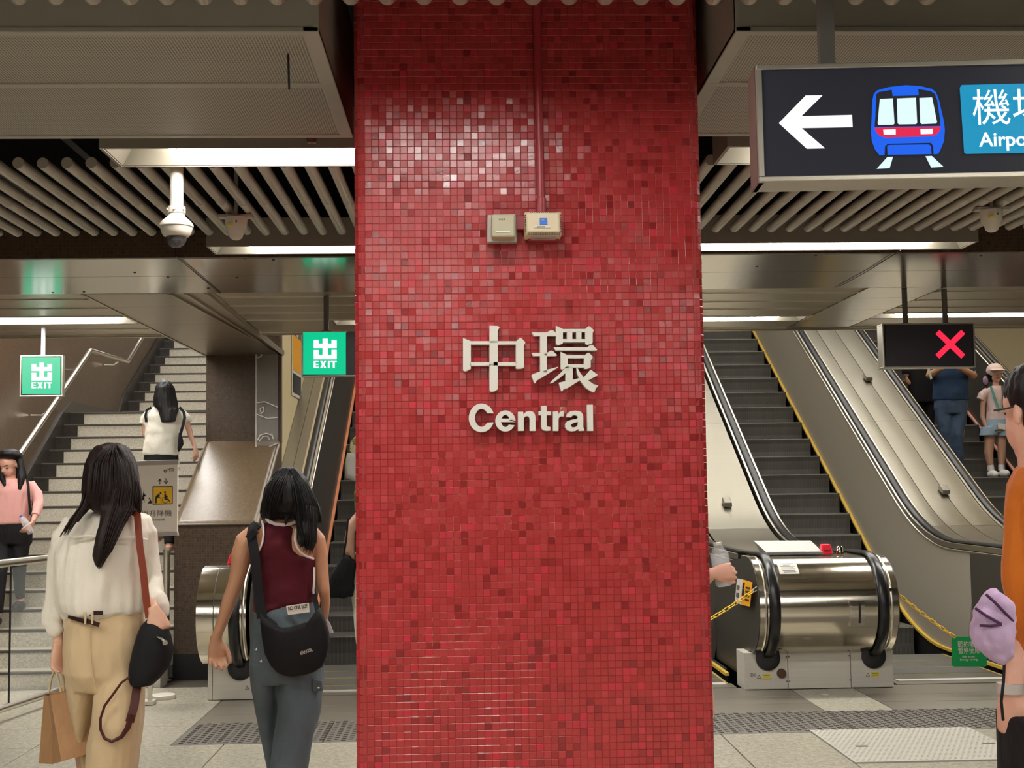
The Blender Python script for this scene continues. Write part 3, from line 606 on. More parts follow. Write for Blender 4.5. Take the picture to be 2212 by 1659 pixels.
def escalator(cx, label, brush, inner, lo, ph=0):
    e = thing('escalator', label, 'escalator', (cx, 9.7, 0))
    for y in [q_+ph for q_ in STEPS + [11.013, 10.63, 10.247]] + [9.90]:
        z = zs(y+.19)+ (.0 if y > 12 else 0)
        o = bpy.data.objects.new('step', stepmesh); C.objects.link(o); o.parent = e; o.matrix_parent_inverse = inv(e); o.location = (cx, y, z-.004)
        if y < 12.0:
            q = bpy.data.objects.new('yellow_edge', edgemesh); C.objects.link(q); q.parent = o
    MB().box(cx-.5, cx+.5, 9.735, 9.93, -.05, .004).build('comb_plate', 'steel_floor', e)
    MB().box(cx-.45, cx+.45, 9.86, 9.945, .003, .010).build('comb', 'steel_plate', e)
    for s in (-1, 1):
        x = cx+s*.53
        strip_along(x, x+s*.035, ysamp[1:], lambda y: zs(y)-.32, lambda y: zs(y)+.05).build('skirt', 'black_skirt', e)
        ys2 = [10.15, 10.4]+ysamp[2:]
        strip_along(x-s*.03, x, ys2, lambda y: zs(y)+.028, lambda y: zs(y)+.052).build('skirt_brush', brush, e)
        pts = []
        # sloping inner panel, leaning outwards to the handrail
        yl = [9.74]+ysamp[1:]
        lowf = lambda y: zs(y)+.05; hif = lambda y: zh(y)-.075
        mb = MB(); r1 = [[Vector((x, y, lowf(y))), Vector((cx+s*.66, y, hif(y))), Vector((cx+s*.70, y, hif(y))), Vector((x+s*.05, y, lowf(y)))] for y in yl[2:]]
        mb.loft(r1 if s > 0 else [r[::-1] for r in r1]); mb.build('balustrade_panel', inner, e)
        pa = [(y, lowf(y)) for y in (11.0, 10.4, 9.95)]+[(9.66, .03), (9.66, .285)]+[(NY+math.cos(math.radians(a))*NR, NZc+math.sin(math.radians(a))*NR) for a in range(252, 89, -9)]+[(10.4, hif(10.4)), (11.0, hif(11.0))]
        MB().prism([(cx+s*.597, y, z) for y, z in pa], (s*.006, 0, 0)).build('newel_side', lo, e)
        MB().tube([(cx+s*.652, y, z) for y, z in ([(NY+math.cos(math.radians(a))*(NR+.0), NZc+math.sin(math.radians(a))*(NR+.0)) for a in range(240, 80, -12)]+[(y, hif(y)) for y in ysamp[1:]])], .009, 6).build('edge_trim', 'rail_steel', e, smooth=True)
        for dx in (-.062, .036): strip_along(cx+s*.715+dx, cx+s*.715+dx+.026, ysamp[1:], lambda y: zh(y)-.06, lambda y: zh(y)-.014).build('handrail_guide', 'rail_steel', e)
        MB().tube([(cx+s*.715, y, z) for y, z in HP], [(.017, .038)]*len(HP), 12, ref=(0, 0, 1)).build('handrail', 'rubber', e, smooth=True)
        MB().lathe((cx+s*.715, 9.635, .235), [(.05, .06), (.085, .03), (.092, .0), (.092, -.035), (.07, -.045), (.04, -.045)], 20, 'Y').build('handrail_boot', 'black_plastic', e, smooth=50)
    return e
LC = [-.97, 1.52, 3.75, 5.98]
escalator(LC[0], 'first escalator, left of the red pillar, with orange skirt lines, people riding up', 'orange_line', 'balustrade_dark', 'balustrade_dark')
escalator(LC[1], 'escalator mostly hidden behind the pillar, a chain across its entrance', 'yellow_line', 'balustrade_dark', 'balustrade_dark')
escalator(LC[2], 'empty stopped escalator with yellow skirt lines just right of the pillar', 'yellow_line', 'balustrade', 'balustrade_dark')
escalator(LC[3], 'rightmost escalator carrying the man in blue and the girl in a cap', 'pink_line', 'balustrade_dark', 'balustrade_dark', -.106)
def housing(x0, x1, label, drum=True, seams=(), full=True, px0=None, px1=None):
    t = thing('escalator_housing', label, 'escalator housing', ((x0+x1)/2, 9.62, 0))
    px0 = x0 if px0 is None else px0; px1 = x1 if px1 is None else px1
    ar = [(NY+math.cos(math.radians(a))*NR, NZc+math.sin(math.radians(a))*NR) for a in range(258, 89, -8)]
    MB().prism([(x0, 9.95, .27)] and [(x0, y, z) for y, z in ar+[(9.95, NZc+NR), (9.95, .27)]], (x1-x0, 0, 0)).build('drum', 'steel_drum', t, smooth=30)
    dz = lambda y: zh(y)-.03
    yl = [9.9]+ysamp[1:]
    cuts = [px0]+list(seams)+[px1]
    for i in range(len(cuts)-1):
        a, b = cuts[i]+(.003 if i else 0), cuts[i+1]-.003
        n = 8
        top = lambda y: dz(y)
        for k0, k1 in ((0, 8), (8, 13), (13, 15), (15, len(yl)-1)):
            seg = yl[k0:k1+1]
            if len(seg) < 2: continue
            seg = [seg[0]+.003]+seg[1:-1]+[seg[-1]-.003]
            rings = []
            for y in seg:
                up = [Vector((a+(b-a)*j/n, y, top(y)+.004*math.sin(PI*j/n))) for j in range(n+1)]
                rings.append(up+[Vector((b, y, top(y)-.05)), Vector((a, y, top(y)-.05))])
            MB().loft(rings).build('deck_plate', 'steel_deck', t, smooth=35)
    return t
def base_plates(t, cuts, mats='steel_plate'):
    for i in range(len(cuts)-1): MB().box(cuts[i]+.002, cuts[i+1]-.002, 9.615, 9.64, .004, .275).build('base_plate', mats, t, bev=.002)
    MB().box(cuts[0], cuts[-1], 9.64, 9.9, 0, .27).build('plinth', 'steel_plate', t)
def warn(x, z, t):
    MB().box(x-.055, x+.055, 9.611, 9.6155, z-.02, z+.02).build('warning_label', 'sticker_white', t)
    MB().prism([(x-.05, 9.6095, z-.014), (x-.018, 9.6095, z-.014), (x-.034, 9.6095, z+.014)], (0, .002, 0), [[(x-.044, 9.6095, z-.010), (x-.024, 9.6095, z-.010), (x-.034, 9.6095, z+.007)]]).build('warning_triangle', 'ink_grey', t)
    MB().box(x-.008, x+.052, 9.6095, 9.6115, z-.017, z+.017).build('warning_block', 'sticker_yellow', t)
    for k in range(2): MB().box(x+.0, x+.045, 9.6088, 9.6098, z-.008+k*.012, z-.004+k*.012).build('warning_print', 'ink_grey', t)
h0 = housing(-1.955, -1.60, 'steel housing at the left of the first escalator, behind the woman in maroon', seams=(), px0=-1.733, px1=-1.70)
MB().box(-1.836, -1.832, 9.335, 9.9, .34, .985) if 0 else None
MB().tube([(-1.832, NY+math.cos(math.radians(a))*(NR+.001), NZc+math.sin(math.radians(a))*(NR+.001)) for a in range(255, 89, -8)], .003, 5).build('seam', 'ink_grey', h0)
far_y = [12.12, 12.5, 13, 13.4, 14.5, 16, 17.7, YE]
for a_, b_ in ((-1.975, -1.853), (-1.848, -1.736)): strip_along(a_, b_, far_y, lambda y: zh(y)-.08, lambda y: zh(y)-.02).build('deck_plate', 'steel_deck', h0)
strip_along(-1.853, -1.848, far_y, lambda y: zh(y)-.08, lambda y: zh(y)-.03).build('groove', 'ink_grey', h0)
base_plates(h0, (-1.925, -1.89, -1.5)); warn(-1.60, .09, h0)
h1 = housing(-.12, .67, 'steel escalator housing standing directly behind the red pillar'); base_plates(h1, (-.17, .12, .5, .76))
h2 = housing(2.125, 3.145, 'steel drum-fronted housing right of the pillar with red stop button box', px0=2.33, px1=2.94)
base_plates(h2, (2.06, 2.385, 2.86, 3.185)); warn(2.20, .10, h2); warn(3.02, .10, h2)
for x in (2.375, 2.395, 2.852): 
    for z in (.06, .24): MB().lathe((x, 9.613, z), [(0, 0), (.006, 0), (.006, .004), (0, .004)], 8, 'Y').build('screw', 'ink_grey', h2)
MB().lathe((2.335, 9.605, .12), [(.0, -.012), (.034, -.01), (.036, .012), (0, .012)], 16, 'Y').build('round_lock', 'bronze_knob', h2, smooth=50)
text('D1', .035, (2.10, 9.612, .10), (1, 0, 0), (0, 0, 1), 'ink_grey', 'pencil_mark', h2)
h3 = housing(4.34, 5.40, 'steel escalator housing with two seams between the right two escalators', seams=(4.69, 4.94), px0=4.53, px1=5.20); base_plates(h3, (4.3, 4.6, 5.1, 5.45))
h4 = housing(6.62, 7.7, 'wide bright steel housing right of the last escalator', px0=6.78, px1=7.75); base_plates(h4, (6.6, 7.0, 7.7))
# things on the housings
def drum_pt(x, a, off=0): return Vector((x, NY+math.cos(math.radians(a))*(NR+off), NZc+math.sin(math.radians(a))*(NR+off)))
def drum_patch(t, x0, x1, a0, a1, mat, n, off=.002, th=.003):
    k = 6; outer = [drum_pt(x0, a0+(a1-a0)*i/k, off+th) for i in range(k+1)]; inner = [drum_pt(x0, a0+(a1-a0)*i/k, off-.004) for i in range(k, -1, -1)]
    return MB().prism(outer+inner, (x1-x0, 0, 0)).build(n, mat, t)
drum_patch(h2, 2.30, 2.445, 118, 137, 'sticker_white', 'notice')
for i, (l, r_) in enumerate(((2.32, 2.42), (2.34, 2.395), (2.315, 2.43), (2.32, 2.415), (2.315, 2.425), (2.325, 2.42), (2.33, 2.425))): drum_patch(h2, l, r_, 119.5+i*2.4, 120.4+i*2.4, 'ink_grey', 'notice_line', .0045, .001)
drum_patch(h2, 2.78, 2.89, 172, 201, 'chrome', 'key_switch', .003, .006); drum_patch(h2, 2.845, 2.862, 174, 197, 'ink', 'key_slot', .009, .001); drum_patch(h2, 2.80, 2.84, 173, 200, 'steel_drum', 'switch_flap', .009, .002)
for x, nm in ((2.20, 0), (3.09, 1)): MB().tube([drum_pt(x, 160, 0), drum_pt(x, 160, .02)], .012, 8).build('chain_eye', 'chrome', h2); 
t = thing('stop_button', 'red slanted emergency stop box on the housing right of the pillar', 'button', (2.74, 9.85, .985))
def stopbox(t, x, y, z):
    MB().hexa([(x-.045, y-.03, z), (x+.045, y-.03, z), (x+.05, y+.05, z), (x-.05, y+.05, z), (x-.03, y, z+.072), (x+.035, y, z+.072), (x+.035, y+.05, z+.075), (x-.03, y+.05, z+.075)]).build('box', 'red_plastic', t, bev=.004)
    for i in range(2):
        for j in range(3): MB().box(x-.022+j*.018, x-.010+j*.018, y-.022+i*.014, y-.01+i*.014, z+.028+i*.022, z+.034+i*.022).build('raised_mark', 'pipe_red', t)
stopbox(t, 2.755, 9.8, .99)
t = thing('stop_button', 'red emergency stop box on the housing behind the woman in maroon', 'button', (-1.8, 9.8, .985)); stopbox(t, -1.77, 9.8, .985)
t = thing('lid_panel', 'pale grey tilted lid panel lying on the housing right of the pillar', 'panel', (2.5, 9.95, 1.0))
MB().hexa([(2.30, 9.78, .99), (2.72, 9.78, .99), (2.72, 10.03, .99), (2.30, 10.03, .99), (2.285, 9.80, 1.015), (2.72, 9.80, 1.015), (2.70, 10.03, 1.085), (2.245, 10.03, 1.09)]).build('lid', 'lid_grey', t, bev=.003)
MB().box(2.29, 2.722, 9.77, 9.785, .99, 1.012).build('front_lip', 'lid_grey', t, bev=.002)
MB().lathe((2.86, 9.80, .99), [(0, 0), (.028, 0), (.028, .05), (.022, .058), (0, .058)], 16).build('chrome_knob', 'chrome', smooth=50, label='small chrome knob beside the red stop box on the housing', cat='knob')
def fitting(u, v, x, label, w=.085, g=None):
    # box on the sloping deck
    p = atx(u, v, x); y = p.y; z = zh(y)-.012
    d = Vector((0, math.cos(PI/6), math.sin(PI/6))); nrm = Vector((0, -math.sin(PI/6), math.cos(PI/6))); o = Vector((x, y, z))
    mb = MB(); X = Vector((1, 0, 0))
    mb.hexa([o-X*w/2-d*.07, o+X*w/2-d*.07, o+X*w/2+d*.07, o-X*w/2+d*.07, o-X*w/2*.9-d*.06+nrm*.05, o+X*w/2*.9-d*.06+nrm*.05, o+X*w/2*.9+d*.06+nrm*.05, o-X*w/2*.9+d*.06+nrm*.05])
    mb.build('deck_stop', 'steel_floor', bev=.008, label=label, cat='deck stop', group=g)
def deck_y(u, v, x): return atx(u, v, x)
fitting(1570, 1090, 2.63, 'small grey stop block on the steel deck beside the pillar'); fitting(2040, 1083, 4.93, 'lower of two small stop blocks on the seamed steel deck'); fitting(1875, 832, 4.93, 'upper of two small stop blocks on the seamed steel deck')
MB().box(-2.0, 7.8, 9.6, 20, -1.0, -.95).build('floor_pit', 'black_void', kind='structure')
MB().box(7.75, 7.8, 9.6, 20, 0, 9).build('wall_shaft', 'cream_wall', kind='structure')
MB().prism([(-2.0, 10.46, 3.75), (-2.0, 20, 9.2), (-2.0, 20, 9.3), (-2.0, 10.46, 3.85)], (9.8, 0, 0)).build('ceiling_shaft', 'cream_wall', kind='structure')
k = 0
for y in (12.2, 14.2, 16.4, 18.6):
    z = 3.75+(y-10.46)*.571-.03
    t = thing('light_trough', 'light strip over the escalator shaft, outside the picture', 'ceiling light', (2.9, y, z), 'light strips over the escalator shaft')
    MB().box(-1.6, 7.4, y-.12, y+.12, z-.03, z+.04).build('housing', 'white_trough', t); MB().box(-1.4, 7.2, y-.1, y+.1, z-.045, z-.031).build('lamp', 'lamp_shaft', t)
t = thing('light_trough', 'unseen light strip added over the stairs, outside the picture', 'ceiling light', (-3.4, 13, 7.3), 'added light strips over the stairs')  # unseen strips, added to brighten the stair shaft
for y, z in ((11.2, 3.9), (13.2, 4.9), (15.2, 5.6), (17.2, 6.4)):
    MB().box(-4.2, -2.5, y-.24, y+.24, z, z+.06).build('housing', 'white_trough', t); MB().box(-4.1, -2.6, y-.2, y+.2, z-.015, z-.001).build('lamp', 'lamp', t); MB().box(-3.4, -3.36, y-.02, y+.02, z+.06, 7.4).build('rod', 'dark_post', t)
# ================================================================= SIGNS
def hung_sign(name, label, cat, px0, v0, px1, v1, Y, depth, stems, stem_mat, stem_r, frame='sign_frame', rot=0):
    a, b = at(px0, v1, Y), at(px1, v0, Y); t = thing(name, label, cat, ((a.x+b.x)/2, Y+depth/2, a.z))
    f = .010; x0, x1, z0, z1 = a.x, b.x, a.z, b.z
    MB().box(x0+f, x1-f, Y+.006, Y+depth-.006, z0+f, z1-f).build('body', 'black_plastic', t)
    for n_, q in (('frame_rail', (x0, x1, Y, Y+depth, z0, z0+f)), ('frame_rail', (x0, x1, Y, Y+depth, z1-f, z1)), ('frame_post', (x0, x0+f, Y, Y+depth, z0+f, z1-f)), ('frame_post', (x1-f, x1, Y, Y+depth, z0+f, z1-f))):
        MB().box(*q).build(n_, frame, t, bev=.002)
    for u in stems:
        p = at(u, v0, Y+depth/2); MB().tube([(p.x, Y+depth/2, z1-.002), (p.x, Y+depth/2, ZC+.015)], stem_r, 12).build('hanging_post', stem_mat, t, smooth=True)
        MB().lathe((p.x, Y+depth/2, z1), [(0, 0), (stem_r*1.9, 0), (stem_r*1.9, .006), (0, .008)], 12).build('post_collar', stem_mat, t)
    return t, (x0, x1, z0, z1)
EX = [[(190, 812), (235, 812), (235, 832), (232, 804)], ]
def exit_face(t, Y, u0, v0, u1, v1, green_w):
    """green square u0..u0+green_w; symbol drawn in a 100-unit square"""
    y = Y-.0005
    def q(x, yy): return (u0+green_w*x/100, v0+(v1-v0)*yy/100)
    plate([q(1, 1), q(99, 1), q(99, 99), q(1, 99)], Y-.002, .004, 'exit_green', 'green_face', t)
    k = Y-.004
    plate([q(*p) for p in ((25, 18.5), (37, 18.5), (37, 27), (45.5, 27), (45.5, 15.5), (57.5, 15.5), (57.5, 27), (66, 27), (66, 18.5), (78, 18.5), (78, 37.5), (57.5, 37.5), (57.5, 53), (66, 53), (66, 41.5), (78, 41.5), (78, 63.5), (25, 63.5), (25, 42), (37, 42), (37, 53), (45.5, 53), (45.5, 37.5), (25, 37.5))], k, .0035, 'lit_white', 'exit_symbol', t)
    def bar(*pp): plate([q(*p) for p in pp], k, .0035, 'lit_white', 'exit_letter', t)
    bar((25, 67.5), (36.5, 67.5), (36.5, 70.5), (29.5, 70.5), (29.5, 74), (36, 74), (36, 77), (29.5, 77), (29.5, 80.5), (37, 80.5), (37, 83.5), (25, 83.5))
    bar((40, 67.5), (45, 67.5), (47, 72.5), (49, 67.5), (54, 67.5), (49.8, 75.5), (54, 83.5), (49, 83.5), (47, 78.5), (45, 83.5), (40, 83.5), (44.2, 75.5))
    bar((57.5, 67.5), (62, 67.5), (62, 83.5), (57.5, 83.5)); bar((64, 67.5), (78, 67.5), (78, 70.8), (73.5, 70.8), (73.5, 83.5), (69, 83.5), (69, 70.8), (64, 70.8))
t, q = hung_sign('exit_sign', 'square green illuminated exit sign hanging in front of the stairs at left', 'exit sign', 42, 767, 136, 857, 9.9, .06, (93,), 'pale_post', .016)
exit_face(t, 9.9, 47, 771, 131, 852, 84)
t, q = hung_sign('exit_sign', 'long hanging exit sign with green square, cut off by the pillar', 'exit sign', 651, 713, 980, 814, 8.4, .07, (705, 930), 'dark_post', .018)
exit_face(t, 8.4, 654, 717, 748, 810, 94)
plate([(750, 716), (976, 713), (976, 808), (750, 810)], 8.398, .003, 'led_black', 'dark_face', t)
t, q = hung_sign('lane_sign', 'black illuminated sign with a red cross hanging over the escalators', 'sign', 1909, 697, 2105, 795, 8.27, .11, (1956, 2042), 'dark_post', .018)
plate([(1914, 702), (2101, 700), (2101, 790), (1914, 792)], 8.268, .003, 'led_black', 'screen', t)
def rotrect(cx, cy, l, w_, a):
    ca, sa = math.cos(a), math.sin(a); return [(cx+ca*x-sa*y, cy+sa*x+ca*y) for x, y in ((-l, -w_), (l, -w_), (l, w_), (-l, w_))]
for a in (.765, -.765): plate(rotrect(2053, 743.5, 38.5, 6, a), 8.266, .002, 'cross_red', 'cross_bar', t)
# big direction sign, built square then turned a little
BY = 3.1; Tn = math.radians(-3.6)
p0 = at(1640, 393, BY); p1 = at(1636, 141, BY)
sg = thing('direction_sign', 'large dark illuminated hanging sign with white arrow and blue train', 'sign', (p0.x, BY, p0.z))
sgh = p1.z-p0.z; k_ = BY/F*1.0; W = 1.5
def sp(u, v):  # picture pixels -> local sign coordinates (x right, z up)
    return ((u-1640+ (v-393)*-.016)*k_*1.005, -(v-393+(u-1640)*.0145)*k_)
def splate(px, mat, name, y=-.002, th=.0015, holes=()):
    f = lambda q: (p0.x+sp(*q)[0], BY+y, p0.z+sp(*q)[1])
    return MB().prism([f(q) for q in px], (0, th, 0), [[f(q) for q in h] for h in holes]).build(name, mat, sg)
x0, z0, z1 = p0.x, p0.z, p1.z; fr = .013; dp = .115
MB().box(x0+fr, x0+W-fr, BY+.004, BY+dp-.004, z0+fr, z1-fr).build('body', 'brown_frame', sg)
MB().box(x0+fr, x0+W-fr, BY-.0005, BY+.004, z0+fr, z1-fr).build('face', 'lit_navy', sg)
MB().box(x0, x0+W, BY-.004, BY+dp, z0, z0+fr).build('frame_rail', 'sign_frame', sg, bev=.002); MB().box(x0, x0+W, BY-.004, BY+dp, z1-fr, z1).build('frame_rail', 'sign_frame', sg, bev=.002)
MB().box(x0, x0+fr, BY-.004, BY+.012, z0+fr, z1-fr).build('frame_post', 'sign_frame', sg); MB().box(x0-.002, x0+fr, BY+.012, BY+dp, z0, z1).build('end_cap', 'brown_frame', sg); MB().box(x0+W-fr, x0+W, BY-.004, BY+dp, z0+fr, z1-fr).build('frame_post', 'sign_frame', sg)
for u in (1780,):
    p = at(u, 130, BY+dp/2); MB().box(p.x-.019, p.x+.019, BY+dp/2-.015, BY+dp/2+.015, z1-.002, 3.72).build('hanging_post', 'dark_post', sg)
MB().box(x0+W-.3, x0+W-.262, BY+dp/2-.015, BY+dp/2+.015, z1-.002, 3.72).build('hanging_post', 'dark_post', sg)
q4 = lambda x, y: (1432+x*.35262, y*.35262)
c4 = lambda *p: [q4(*a) for a in p]
splate(c4((716, 740), (885, 565), (990, 565), (857, 697), (1172, 691), (1174, 769), (857, 773), (1000, 903), (888, 905)), 'lit_white', 'arrow')
# train pictogram
splate(c4((1300, 600), (1310, 555), (1330, 535), (1400, 515), (1510, 503), (1600, 510), (1670, 528), (1695, 550), (1712, 600), (1740, 740), (1744, 790), (1738, 860), (1715, 915), (1700, 943), (1672, 946), (1670, 890), (1655, 872), (1390, 877), (1372, 895), (1368, 950), (1338, 950), (1312, 915), (1292, 860), (1288, 800)), 'lit_blue', 'train_body')
splate(c4((1325, 560), (1340, 547), (1420, 533), (1425, 573), (1588, 570), (1585, 530), (1660, 543), (1685, 560), (1700, 600), (1716, 735), (1716, 766), (1310, 770), (1316, 700)), 'lit_navy', 'train_window_band', -.0032)
for pp in (((1345, 592), (1425, 589), (1432, 750), (1425, 757), (1335, 758), (1328, 750)), ((1450, 590), (1568, 586), (1572, 745), (1566, 754), (1460, 755), (1452, 748)), ((1590, 588), (1668, 585), (1695, 742), (1690, 751), (1600, 754), (1592, 745))): splate(c4(*pp), 'lit_pale', 'train_window', -.0045)
splate(c4((1310, 776), (1718, 770), (1710, 800), (1690, 822), (1660, 832), (1372, 838), (1340, 826), (1320, 806)), 'lit_red', 'train_stripe', -.0034)
for pp in (((1362, 789), (1438, 787), (1438, 820), (1365, 822)), ((1592, 787), (1668, 785), (1666, 817), (1593, 819))): splate(c4(*pp), 'lit_white', 'train_lamp', -.0046)
splate(c4((1385, 892), (1395, 886), (1642, 884), (1655, 895), (1657, 945), (1386, 948)), 'lit_blue', 'train_coupler', -.0034)
splate(c4((1385, 962), (1420, 961), (1398, 1033), (1318, 1036)), 'lit_pale', 'track'); splate(c4((1622, 958), (1660, 957), (1730, 1026), (1655, 1030)), 'lit_pale', 'track')
box = [(2082+.1*0, 0)]
splate([(2086, 178), (2330, 174), (2330, 330), (2092, 333), (2088, 330), (2082, 184)], 'lit_cyan', 'blue_panel')
def stext(body, size, u, v, mat, name, bold=0, width=None):
    f = sp(u, v); return text(body, size, (p0.x+f[0], BY-.004, p0.z+f[1]), (1, 0, -.0), (0, 0, 1), mat, name, sg, .001, bold, width)
stext('\u6a5f\u5834', .098, 2106, 262, 'lit_white', 'chinese_lettering', .0); stext('Airport', .050, 2121, 317, 'lit_white', 'english_lettering', .0008)
sg.rotation_euler = (0, 0, Tn)
# stair notice board on its stand
nb = thing('notice_board', 'white lift notice board on a stand before the stairs, beside woman in cream blouse', 'notice board', (-2.3, 9.5, 0))
NYb = 9.44
plate([(232, 1000), (384, 995), (383, 1154), (232, 1159)], NYb, .03, 'board_white', 'panel', nb, bev=.003)
plate([(230, 998), (385, 993), (385, 1003), (230, 1008)], NYb-.008, .045, 'grey_frame', 'top_rail', nb, bev=.003); plate([(230, 1154), (383, 1149), (384, 1157), (230, 1162)], NYb-.008, .045, 'grey_frame', 'bottom_rail', nb, bev=.003)
K = NYb-.002
def npl(px, mat, n, d=0, holes=()): plate(px, K-d, .0025, mat, n, nb, holes)
s6 = .16275
def n6(*p): return [(60+x*s6, 920+y*s6) for x, y in p]
npl(n6((1655, 800), (1925, 797), (1923, 1040), (1656, 1045)), 'ink', 'pictogram_border'); npl(n6((1668, 814), (1912, 811), (1911, 1028), (1669, 1032)), 'picto_yellow', 'pictogram_field', .001)
def disc(cx, cy, r, n=12): return [(cx+r*math.cos(2*PI*k/n), cy+r*math.sin(2*PI*k/n)) for k in range(n)]
npl(n6(*disc(1762, 892, 13)), 'ink', 'pictogram_figure', .002); npl(n6((1690, 960), (1705, 925), (1735, 905), (1755, 915), (1740, 945), (1712, 970), (1712, 1026), (1692, 1026)), 'ink', 'pictogram_figure', .002); npl(n6((1735, 930), (1770, 960), (1770, 1025), (1764, 1025), (1764, 965), (1732, 940)), 'ink', 'pictogram_figure', .002)
npl(n6(*disc(1822, 880, 13)), 'ink', 'pictogram_figure', .002); npl(n6((1812, 900), (1835, 900), (1838, 935), (1865, 938), (1865, 946), (1838, 948), (1840, 965), (1870, 970), (1897, 1015), (1885, 1018), (1862, 982), (1815, 980)), 'ink', 'pictogram_figure', .002)
npl(n6(*disc(1825, 985, 42, 20)), 'ink', 'pictogram_wheel', .0015, [n6(*disc(1825, 985, 35, 20))[::-1]])
npl(n6((1752, 700), (1780, 735), (1772, 740), (1757, 722), (1757, 775), (1748, 775), (1748, 722), (1732, 740), (1725, 735)), 'ink', 'arrow_up'); npl(n6((1828, 695), (1837, 695), (1837, 752), (1855, 732), (1862, 738), (1833, 774), (1803, 738), (1810, 732), (1828, 752)), 'ink', 'arrow_down')
npl(n6(*disc(1824, 598, 22)), 'ink', 'emblem'); npl(n6(*disc(1824, 598, 12)), 'board_white', 'emblem_bar', .001, ); npl(n6((1820, 580), (1828, 580), (1828, 616), (1820, 616)), 'ink', 'emblem_bar', .002)
npl(n6((1590, 1030), (1620, 985), (1600, 955), (1615, 950), (1650, 1020), (1640, 1030)), 'ink', 'pictogram_pram'); npl(n6((1505, 1000), (1535, 880), (1530, 855), (1545, 900), (1575, 930), (1545, 940), (1550, 1020), (1535, 985)), 'ink', 'pictogram_figure')
def ntext(b, size, u, v, mat, n, width=None, bold=0): return text(b, size, at(u, v, K), (1, 0, 0), (0, 0, 1), mat, n, nb, .001, bold, width)
ntext('MTR', .045, 60+1858*s6, 920+614*s6, 'ink', 'board_letters', .046)
ntext('\u8acb\u4f7f\u7528\u5347\u964d\u6a5f', .05, 60+1300*s6, 920+1200*s6, 'ink_grey', 'board_chinese', (1897-1300)*s6*NYb/F); ntext('Please use the lift', .024, 60+1480*s6, 920+1262*s6, 'ink_grey', 'board_english', (1815-1480)*s6*NYb/F)
a = atz(352, 1509, 0); MB().lathe((a.x, a.y, 0), [(0, 0), (.088, 0), (.09, .004), (.09, .028), (.084, .032), (.06, .03), (0, .03)], 28).build('base', 'steel_plate', nb, smooth=40)
b = at(323, 1520, 9.47); MB().box(b.x-.055, b.x+.03, 9.44, 9.56, .002, .03).build('foot', 'steel_plate', nb, bev=.003); MB().box(b.x-.016, b.x+.016, 9.475, 9.49, .03, 1.3).build('stem', 'rail_steel', nb)
a = atz(358, 1470, 0); st_ = thing('rail_post', 'steel post standing at the corner of the brown mosaic block', 'post', (a.x, a.y, 0))
MB().lathe((a.x, a.y, 0), [(0, 0), (.05, 0), (.05, .012), (.027, .016), (.027, 1.02), (.03, 1.03), (.03, 1.06), (.0, 1.065)], 16).build('pole', 'rail_steel', st_, smooth=40)
# glass railing at the left edge
gr = thing('glass_railing', 'stainless glass railing at the left edge before the stairs', 'railing', (-3.12, 9.2, 0))
def rp(y, z): return Vector((-3.178+(y-8.85)*.172, y, z))
MB().tube([rp(8.6, 1.065), rp(10.1, 1.06)], .027, 14).build('top_rail', 'rail_steel', gr, smooth=True); MB().tube([rp(8.6, .085), rp(10.1, .08)], .026, 14).build('bottom_rail', 'rail_steel', gr, smooth=True)
MB().loft([[rp(9.0, .11)+Vector((d, 0, 0)), rp(10.05, .11)+Vector((d, 0, 0)), rp(10.05, 1.03)+Vector((d, 0, 0)), rp(9.0, 1.03)+Vector((d, 0, 0))] for d in (-.006, .006)]).build('glass_panel', 'glass', gr)
MB().tube([rp(9.0, .11), rp(9.0, 1.04)], .007, 6).build('glass_edge', 'ink', gr)
MB().box(-3.27, -3.225, 8.79, 8.83, 0, 1.0).build('post', 'brown_frame', gr, bev=.003); MB().box(-3.17, -3.13, 10.05, 10.09, 0, 1.05).build('post', 'rail_steel', gr)
# ================================================================= CAMERAS
p = at(382, 362, 4.98); x = p.x; y = 4.98; zt = 2.8
cm = thing('dome_camera', 'white dome camera hanging on a thick pole below the light trough', 'camera', (x, y, 2.5))
zz = lambda v: at(383, v, y).z
MB().lathe((x, y, 0), [(0, zz(360)+.12), (.026, zz(360)+.12), (.026, zz(456)), (0, zz(456))], 20).build('pole', 'white_plastic', cm, smooth=60)
MB().lathe((x, y, 0), [(0, zz(447)), (.034, zz(447)), (.035, zz(461)), (.03, zz(462)), (0, zz(462))], 20).build('collar', 'white_plastic', cm, smooth=50)
for a_ in (-2.6, -1.57, -.5): MB().tube([(x+.03*math.cos(a_), y+.03*math.sin(a_), zz(454)), (x+.041*math.cos(a_), y+.041*math.sin(a_), zz(454))], .006, 8).build('collar_screw', 'grey_frame', cm)
MB().lathe((x, y, 0), [(0, zz(461)), (.031, zz(462)), (.034, zz(468)), (.055, zz(478)), (.065, zz(485)), (.066, zz(490)), (.063, zz(491.5)), (0, zz(491.5))], 28).build('upper_shell', 'white_plastic', cm, smooth=50)
MB().lathe((x, y, 0), [(0, zz(492)), (.062, zz(492)), (.058, zz(502)), (.050, zz(510)), (.041, zz(512)), (0, zz(512))], 28).build('lower_shell', 'white_plastic', cm, smooth=50)
MB().lathe((x, y, 0), [(0, zz(510)), (.04, zz(511)), (.039, zz(518)), (.031, zz(528)), (.018, zz(534)), (0, zz(536))], 24).build('clear_dome', 'dome_clear', cm, smooth=True)
MB().lathe((x, y, 0), [(0, zz(511)), (.022, zz(512)), (.022, zz(520)), (.012, zz(526)), (0, zz(527))], 16).build('lens', 'ink_grey', cm, smooth=True)
